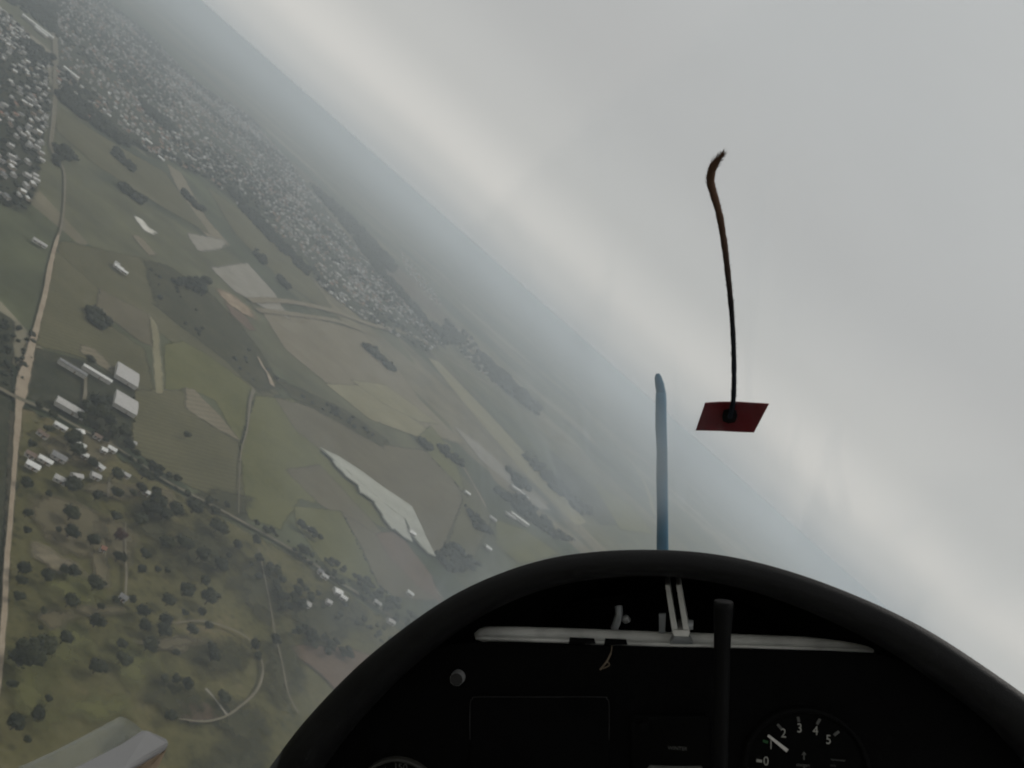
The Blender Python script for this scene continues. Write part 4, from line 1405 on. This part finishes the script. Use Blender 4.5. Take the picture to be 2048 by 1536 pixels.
# canopy: a clear perspex shell standing on the fuselage sill
V, Fc = [], []
CAN = [(1.42, .125, -.40, .04), (1.22, .185, -.415, .16), (1.0, .23, -.43, .31), (.8, .258, -.44, .45), (.6, .277, -.44, .59), (.4, .305, -.42, .69), (.15, .335, -.38, .75), (-.15, .35, -.265, .69), (-.45, .345, -.24, .66)]
nc = 29
for (y, hw, base_, hgt) in CAN:
    for i in range(nc):
        a = math.pi * i / (nc - 1)
        V.append(Vector((cx * .6 + hw * math.cos(a), y, base_ + hgt * math.sin(a) ** .85)))
for i in range(len(CAN) - 1):
    for j in range(nc - 1):
        Fc.append((i * nc + j, (i + 1) * nc + j, (i + 1) * nc + j + 1, i * nc + j + 1))
from mathutils.bvhtree import BVHTree
CANOPY_TREE = BVHTree.FromPolygons([tuple(v) for v in V], Fc)
def on_canopy(px, py, gap):
    """Point on the canopy's inner face at a photo pixel, lifted off it by gap."""
    d = P(px, py, 1.0).normalized()
    hit = CANOPY_TREE.ray_cast(Vector((0, 0, 0)), d)
    return d * (hit[3] - gap)
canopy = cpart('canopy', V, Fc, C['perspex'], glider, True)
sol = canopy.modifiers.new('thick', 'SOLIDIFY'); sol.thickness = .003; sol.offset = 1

# ------------------------------------------------------------------ gauges
def text_part(txt, size_px, px, py, mat, parent, name, d, rot=0.0, sx=1.0):
    cu = bpy.data.curves.new(name, 'FONT')
    cu.body = txt
    cu.align_x, cu.align_y = 'CENTER', 'CENTER'
    cu.size = size_px * PXM
    cu.extrude = .00012
    tmp = bpy.data.objects.new(name, cu)
    COL.objects.link(tmp)
    bpy.context.view_layer.update()
    me = bpy.data.meshes.new_from_object(tmp.evaluated_get(bpy.context.evaluated_depsgraph_get()))
    bpy.data.objects.remove(tmp)
    bpy.data.curves.remove(cu)
    b = Vector(parent['base'])
    p = P(px, py, d) - b
    me.transform(Matrix.Translation(p) @ Matrix.Rotation(R_(90), 4, 'X') @ Matrix.Rotation(rot, 4, 'Z') @ Matrix.Scale(sx, 4, (1, 0, 0)))
    me.materials.clear()
    me.name = name
    return obj(name, me, mat, parent)

def bar_part(a, b, w_px, mat, parent, name, d, depth=.0006, w2=None):
    A, B = P(a[0], a[1], d), P(b[0], b[1], d)
    t = (B - A).normalized()
    u = Vector((-t.z, 0, t.x))
    w, w2 = w_px * PXM / 2, (w2 or w_px) * PXM / 2
    V, Fc = slab([A + u * w, A - u * w, B - u * w2, B + u * w2], depth)
    return cpart(name, V, Fc, mat, parent)

D_DIAL = D_PAN - .0015
vc = P(1611, 1536, D_PAN)
vario = cthing('variometer', vc, 'round black variometer dial with white numbers 0 to 5 and white needle', 'gauge', 'gauges on the instrument panel')
VR = 108 * PXM
Vb, Fb = ring(vc, VR, VR * 1.10, -.004, 0); cpart('bezel', Vb, Fb, C['bezel'], vario, True)
Vb, Fb = disc(vc, VR, -.001, -.0002, 48); cpart('dial_face', Vb, Fb, C['dial'], vario)
for txt, x, y in (('0', 1532, 1523), ('1', 1542, 1490), ('2', 1567, 1467), ('3', 1599, 1457), ('4', 1631, 1462), ('5', 1657, 1480)):
    text_part(txt, 25, x, y, C['print'], vario, 'numeral', D_DIAL - .0001, sx=.85)
for a_, b_, m__ in (((1513, 1521), (1524, 1523), 'print'), ((1526, 1482), (1536, 1485), 'green'), ((1555, 1449), (1563, 1458), 'print_dim'), ((1596, 1434), (1598, 1444), 'print_dim'), ((1640, 1438), (1634, 1449), 'print_dim'), ((1678, 1463), (1668, 1471), 'print_dim')):
    bar_part(a_, b_, 5, C[m__], vario, 'tick', D_DIAL - .0001)
bar_part((1536, 1471), (1575, 1502), 4.6, C['needle'], vario, 'needle', D_DIAL - .0022, w2=6.5)
bar_part((1608, 1520), (1608, 1508), 2.4, C['print_dim'], vario, 'arrow_shaft', D_DIAL - .0001)
Vb, Fb = slab([P(1603, 1510, D_DIAL - .0001), P(1613, 1510, D_DIAL - .0001), P(1608, 1503, D_DIAL - .0001)], .0004); cpart('arrow_head', Vb, Fb, C['print_dim'], vario)
text_part('steigen', 9, 1606, 1530, C['print_dim'], vario, 'lettering', D_DIAL - .0001)
text_part('Variometer', 6, 1676, 1520, C['print_dim'], vario, 'lettering', D_DIAL - .0001)
text_part('m/s', 7, 1666, 1531, C['print_dim'], vario, 'lettering', D_DIAL - .0001)
# the rest of the scale goes on below the picture
for txt, ang in (('1', 205), ('2', 232), ('3', 262), ('4', 290), ('5', 318)):
    a = R_(ang)
    text_part(txt, 25, 1611 + 80 * math.cos(a), 1536 - 80 * math.sin(a), C['print'], vario, 'numeral', D_DIAL - .0001, sx=.85)

ac = P(800, 1603, D_PAN)
asi = cthing('airspeed_indicator', ac, 'round airspeed dial with grey rim showing 150 at the bottom edge', 'gauge', 'gauges on the instrument panel')
AR = 87 * PXM
Vb, Fb = ring(ac, AR, AR * 1.085, -.006, 0); cpart('bezel', Vb, Fb, C['ring'], asi, True)
Vb, Fb = disc(ac, AR, -.001, -.0002, 48); cpart('dial_face', Vb, Fb, C['dial'], asi)
for txt, ang in (('150', 90), ('200', 30), ('250', -30), ('50', 215), ('100', 150)):
    a = R_(ang)
    text_part(txt, 20, 801 + 68 * math.cos(a), 1603 - 68 * math.sin(a), C['print_dim'], asi, 'numeral', D_DIAL - .0001)
bar_part((800, 1603), (752, 1640), 4, C['needle'], asi, 'needle', D_DIAL - .0022)

# small radio faceplate in the middle with faint lettering and a pale strip at the lower edge
rb = P(1350, 1536, D_PAN)
radio = cthing('radio', rb, 'black radio faceplate in the panel middle with faint grey lettering', 'radio')
Vb, Fb = slab(rounded(1262, 1432, 1418, 1660, 10, D_PAN - .004), .004); bevel_obj(cpart('faceplate', Vb, Fb, C['dial'], radio), .001)
text_part('WINTER', 10, 1355, 1497, C['print_dim'], radio, 'lettering', D_PAN - .0042)
Vb, Fb = slab([P(1292, 1541, D_PAN - .006), P(1300, 1532, D_PAN - .006), P(1340, 1534, D_PAN - .006), P(1404, 1534, D_PAN - .006), P(1408, 1560, D_PAN - .006), P(1290, 1560, D_PAN - .006)], .0018)
cpart('display_frame', Vb, Fb, C['print_dim'], radio)
kc = P(1288, 1446, D_PAN - .004)
Vb, Fb = disc(kc, 9 * PXM, -.008, 0, 20); cpart('knob', Vb, Fb, C['bezel'], radio)

# black round post standing in front of the panel
pt = [P(1436, 1700, .572), P(1439, 1536, .574), P(1442, 1400, .576), P(1445, 1270, .578), P(1447, 1204, .579)]
post = cthing('post', pt[0], 'slim black round post with flat top before the instrument panel', 'post')
Vb, Fb = tube(smooth_line(pt, 3), [.0052] * 9 + [.0054, .0060, .0062, .0063], 18); cpart('shaft', Vb, Fb, C['rod'], post, True)
up_ = (pt[-1] - pt[-2]).normalized()
Vb, Fb = tube([pt[-1] + up_ * .0001, pt[-1] + up_ * .0009], [.0060, .0057], 18); cpart('cap', Vb, Fb, C['cap'], post)

# frayed thread hanging from the panel edge
th = [P(1224, 1291, .627), P(1222, 1305, .625), P(1214, 1322, .623), P(1200, 1340, .621)]
thread = cthing('thread', th[0], 'short frayed yellowish thread hanging from the panel edge', 'thread')
Vb, Fb = tube(smooth_line(th, 4), [.0004] * 5 + [.0007] * 8, 6); cpart('strand', Vb, Fb, C['thread'], thread)
Vb, Fb = tube(smooth_line([P(1213, 1322, .623), P(1219, 1330, .622), P(1206, 1337, .621)], 4), .0005, 6); cpart('strand', Vb, Fb, C['thread'], thread)

# ------------------------------------------------------------------ blue probe on the nose
bp_ = [(1325, 1128), (1325, 1100), (1325, 1030), (1324, 960), (1324, 900), (1322, 850), (1322, 800), (1322, 785), (1319, 768), (1316, 754), (1315, 747)]
DPR = 1.18
pp = [P(x, y, DPR) for x, y in bp_]
probe = cthing('nose_probe', pp[0], 'thin blue tube standing upright on the nose with bent tip', 'probe')
rr_ = [11.8, 11.8, 11.0, 11.2, 10.6, 11.3, 10.8, 10.2]
Vb, Fb = tube(pp[:8], [r * DPR / F for r in rr_], 14); cpart('tube', Vb, Fb, C['blue'], probe, True)
Vb, Fb = tube([pp[7] - Vector((0, 0, .002)), pp[7], pp[8], pp[9], pp[10]], [r * DPR / F for r in (9.0, 9.4, 9, 7, 3.4)], 14); cpart('tip', Vb, Fb, C['blue'], probe, True)

# ------------------------------------------------------------------ yaw string taped on the canopy
tq = [on_canopy(x, y, .0035) for x, y in ((1410, 806), (1440, 804), (1475, 804), (1508, 806), (1538, 808), (1508, 865), (1475, 864), (1440, 862), (1391, 861))]
yaw = cthing('yaw_string', tq[6], 'dark woollen yaw string curling up from a red tape patch on canopy', 'yaw string')
nrm = (tq[4] - tq[0]).cross(tq[8] - tq[0]).normalized()
if nrm.y < 0: nrm = -nrm
Vb, Fb = slab(tq, .0006, nrm); cpart('tape_patch', Vb, Fb, C['tape'], yaw)
kq = [(1447, 822), (1458, 820), (1472, 823), (1474, 834), (1470, 845), (1456, 847), (1446, 843), (1444, 832)]
kn = [on_canopy(x, y, .007 + .001 * (i % 2)) for i, (x, y) in enumerate(kq)]
Vb, Fb = slab(kn, .0014, nrm)
cpart('knot', Vb, Fb, C['knot'], yaw)
sp_ = [(1460, 834), (1466, 806), (1468, 760), (1467, 690), (1463, 620), (1456, 550), (1449, 490), (1439, 430), (1428, 390), (1421, 362), (1424, 340), (1432, 325), (1443, 311)]
ys = smooth_line([on_canopy(x, y, .009) for x, y in sp_], 6)
nr = len(ys)
rad = []
for i in range(nr):
    t = i / (nr - 1)
    base_r = (4.8 + 3.2 * min(1, max(0, (t - .3) / .45))) * (1 if t < .9 else max(.18, 1 - (t - .9) / .1 * .85))
    rad.append(base_r * ys[i].y / F * (1 + .05 * math.sin(i * 2.3) + .05 * math.sin(i * 5.1)))
Vb, Fb = tube(ys, rad, 9)
yarn = cpart('yarn', Vb, Fb, C['wool'], yaw, True)
# loose fibres along the yarn
rf_ = random.Random(3)
V, Fc = [], []
for i in range(1500):
    a = rf_.randrange(3, nr - 1)
    p = ys[a].lerp(ys[a + 1] if a + 1 < nr else ys[a], rf_.random())
    d = (ys[min(a + 1, nr - 1)] - ys[a - 1]).normalized()
    s = Vector((rf_.gauss(0, 1), rf_.gauss(0, .4), rf_.gauss(0, 1))).normalized()
    L = rf_.uniform(.0010, .0036) * (1.0 if a < nr - 10 else 1.5)
    q0 = p + s * rad[a] * .8
    q1 = q0 + (s * .55 + d * rf_.uniform(.4, 1.2)) * L
    w = d.cross(s).normalized() * .00032
    o_ = len(V)
    V += [q0 - w, q0 + w, q1]
    Fc.append((o_, o_ + 1, o_ + 2))
fb = cpart('fibre_fuzz', V, Fc, C['wool'], yarn, root=yaw)
fb['kind'] = 'stuff'

# ------------------------------------------------------------------ pale ledge of the side window, lower left
LD = 0.44
def PL(px, py, d):
    v = G_INV @ Vector(((px - 1024) / F, -(py - 768) / F, -1.0))
    return v.normalized() * d
lt = [PL(283, 1460, .46), PL(296, 1459, .46), PL(334, 1477, .455), PL(338, 1484, .452), PL(335, 1490, .450), PL(252, 1538, .40), PL(60, 1650, .33), PL(-60, 1640, .34), PL(168, 1538, .42)]
win = cthing('window_ledge', lt[5], 'pale grey flat ledge of the canopy side window at bottom left', 'ledge')
dn = (lt[5] - lt[1]).cross(lt[2] - lt[1]).normalized()
if dn.z > 0: dn = -dn
Vb, Fb = slab(lt, .003, dn); bevel_obj(cpart('ledge', Vb, Fb, C['ledge'], win), .001)
lw = [lt[3] + dn * .0032, lt[4] + dn * .0032, lt[5] + dn * .0032, lt[5] + dn * .016, PL(318, 1532, .445), PL(332, 1500, .45)]
Vb, Fb = slab(lw, .004, (lt[1] - lt[3]).normalized()); cpart('edge_block', Vb, Fb, C['wood'], win)

def ghost_sheet():  # see-through tone for the ledge's mirror image in the canopy
    m, nt, b = new_mat('ghost_sheet')
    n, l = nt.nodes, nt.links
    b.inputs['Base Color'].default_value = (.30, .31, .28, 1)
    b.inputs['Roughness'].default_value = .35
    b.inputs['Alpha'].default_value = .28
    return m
C['ghost_sheet'] = ghost_sheet()
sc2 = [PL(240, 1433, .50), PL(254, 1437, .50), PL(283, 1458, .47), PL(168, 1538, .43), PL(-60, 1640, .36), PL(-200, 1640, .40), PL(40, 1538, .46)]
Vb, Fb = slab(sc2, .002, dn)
cpart('ledge_ghost', Vb, Fb, C['ghost_sheet'], win)  # the ledge's reflection in the canopy, built as a translucent sheet

# ------------------------------------------------------------------ haze
HB, HT = 30500.0, 302.0
hv = [(x, y, z) for x in (-HB, HB) for y in (-HB, HB) for z in (-1.0, HT)]
hf = [(0, 1, 3, 2), (4, 6, 7, 5), (0, 4, 5, 1), (2, 3, 7, 6), (1, 5, 7, 3), (0, 2, 6, 4)]
hm = bpy.data.materials.new('haze')
hm.use_nodes = True
hm.node_tree.nodes.clear()
ho = hm.node_tree.nodes.new('ShaderNodeOutputMaterial')
hp = hm.node_tree.nodes.new('ShaderNodeVolumePrincipled')
hp.inputs['Color'].default_value = (.865, .94, 1.0, 1)
hp.inputs['Density'].default_value = 1.9e-4
hp.inputs['Anisotropy'].default_value = 0.3
hm.node_tree.links.new(hp.outputs[0], ho.inputs['Volume'])
tag(obj('haze', mesh_from('haze', hv, hf), hm), 'pale blue grey haze over the plain', 'haze', kind='stuff')
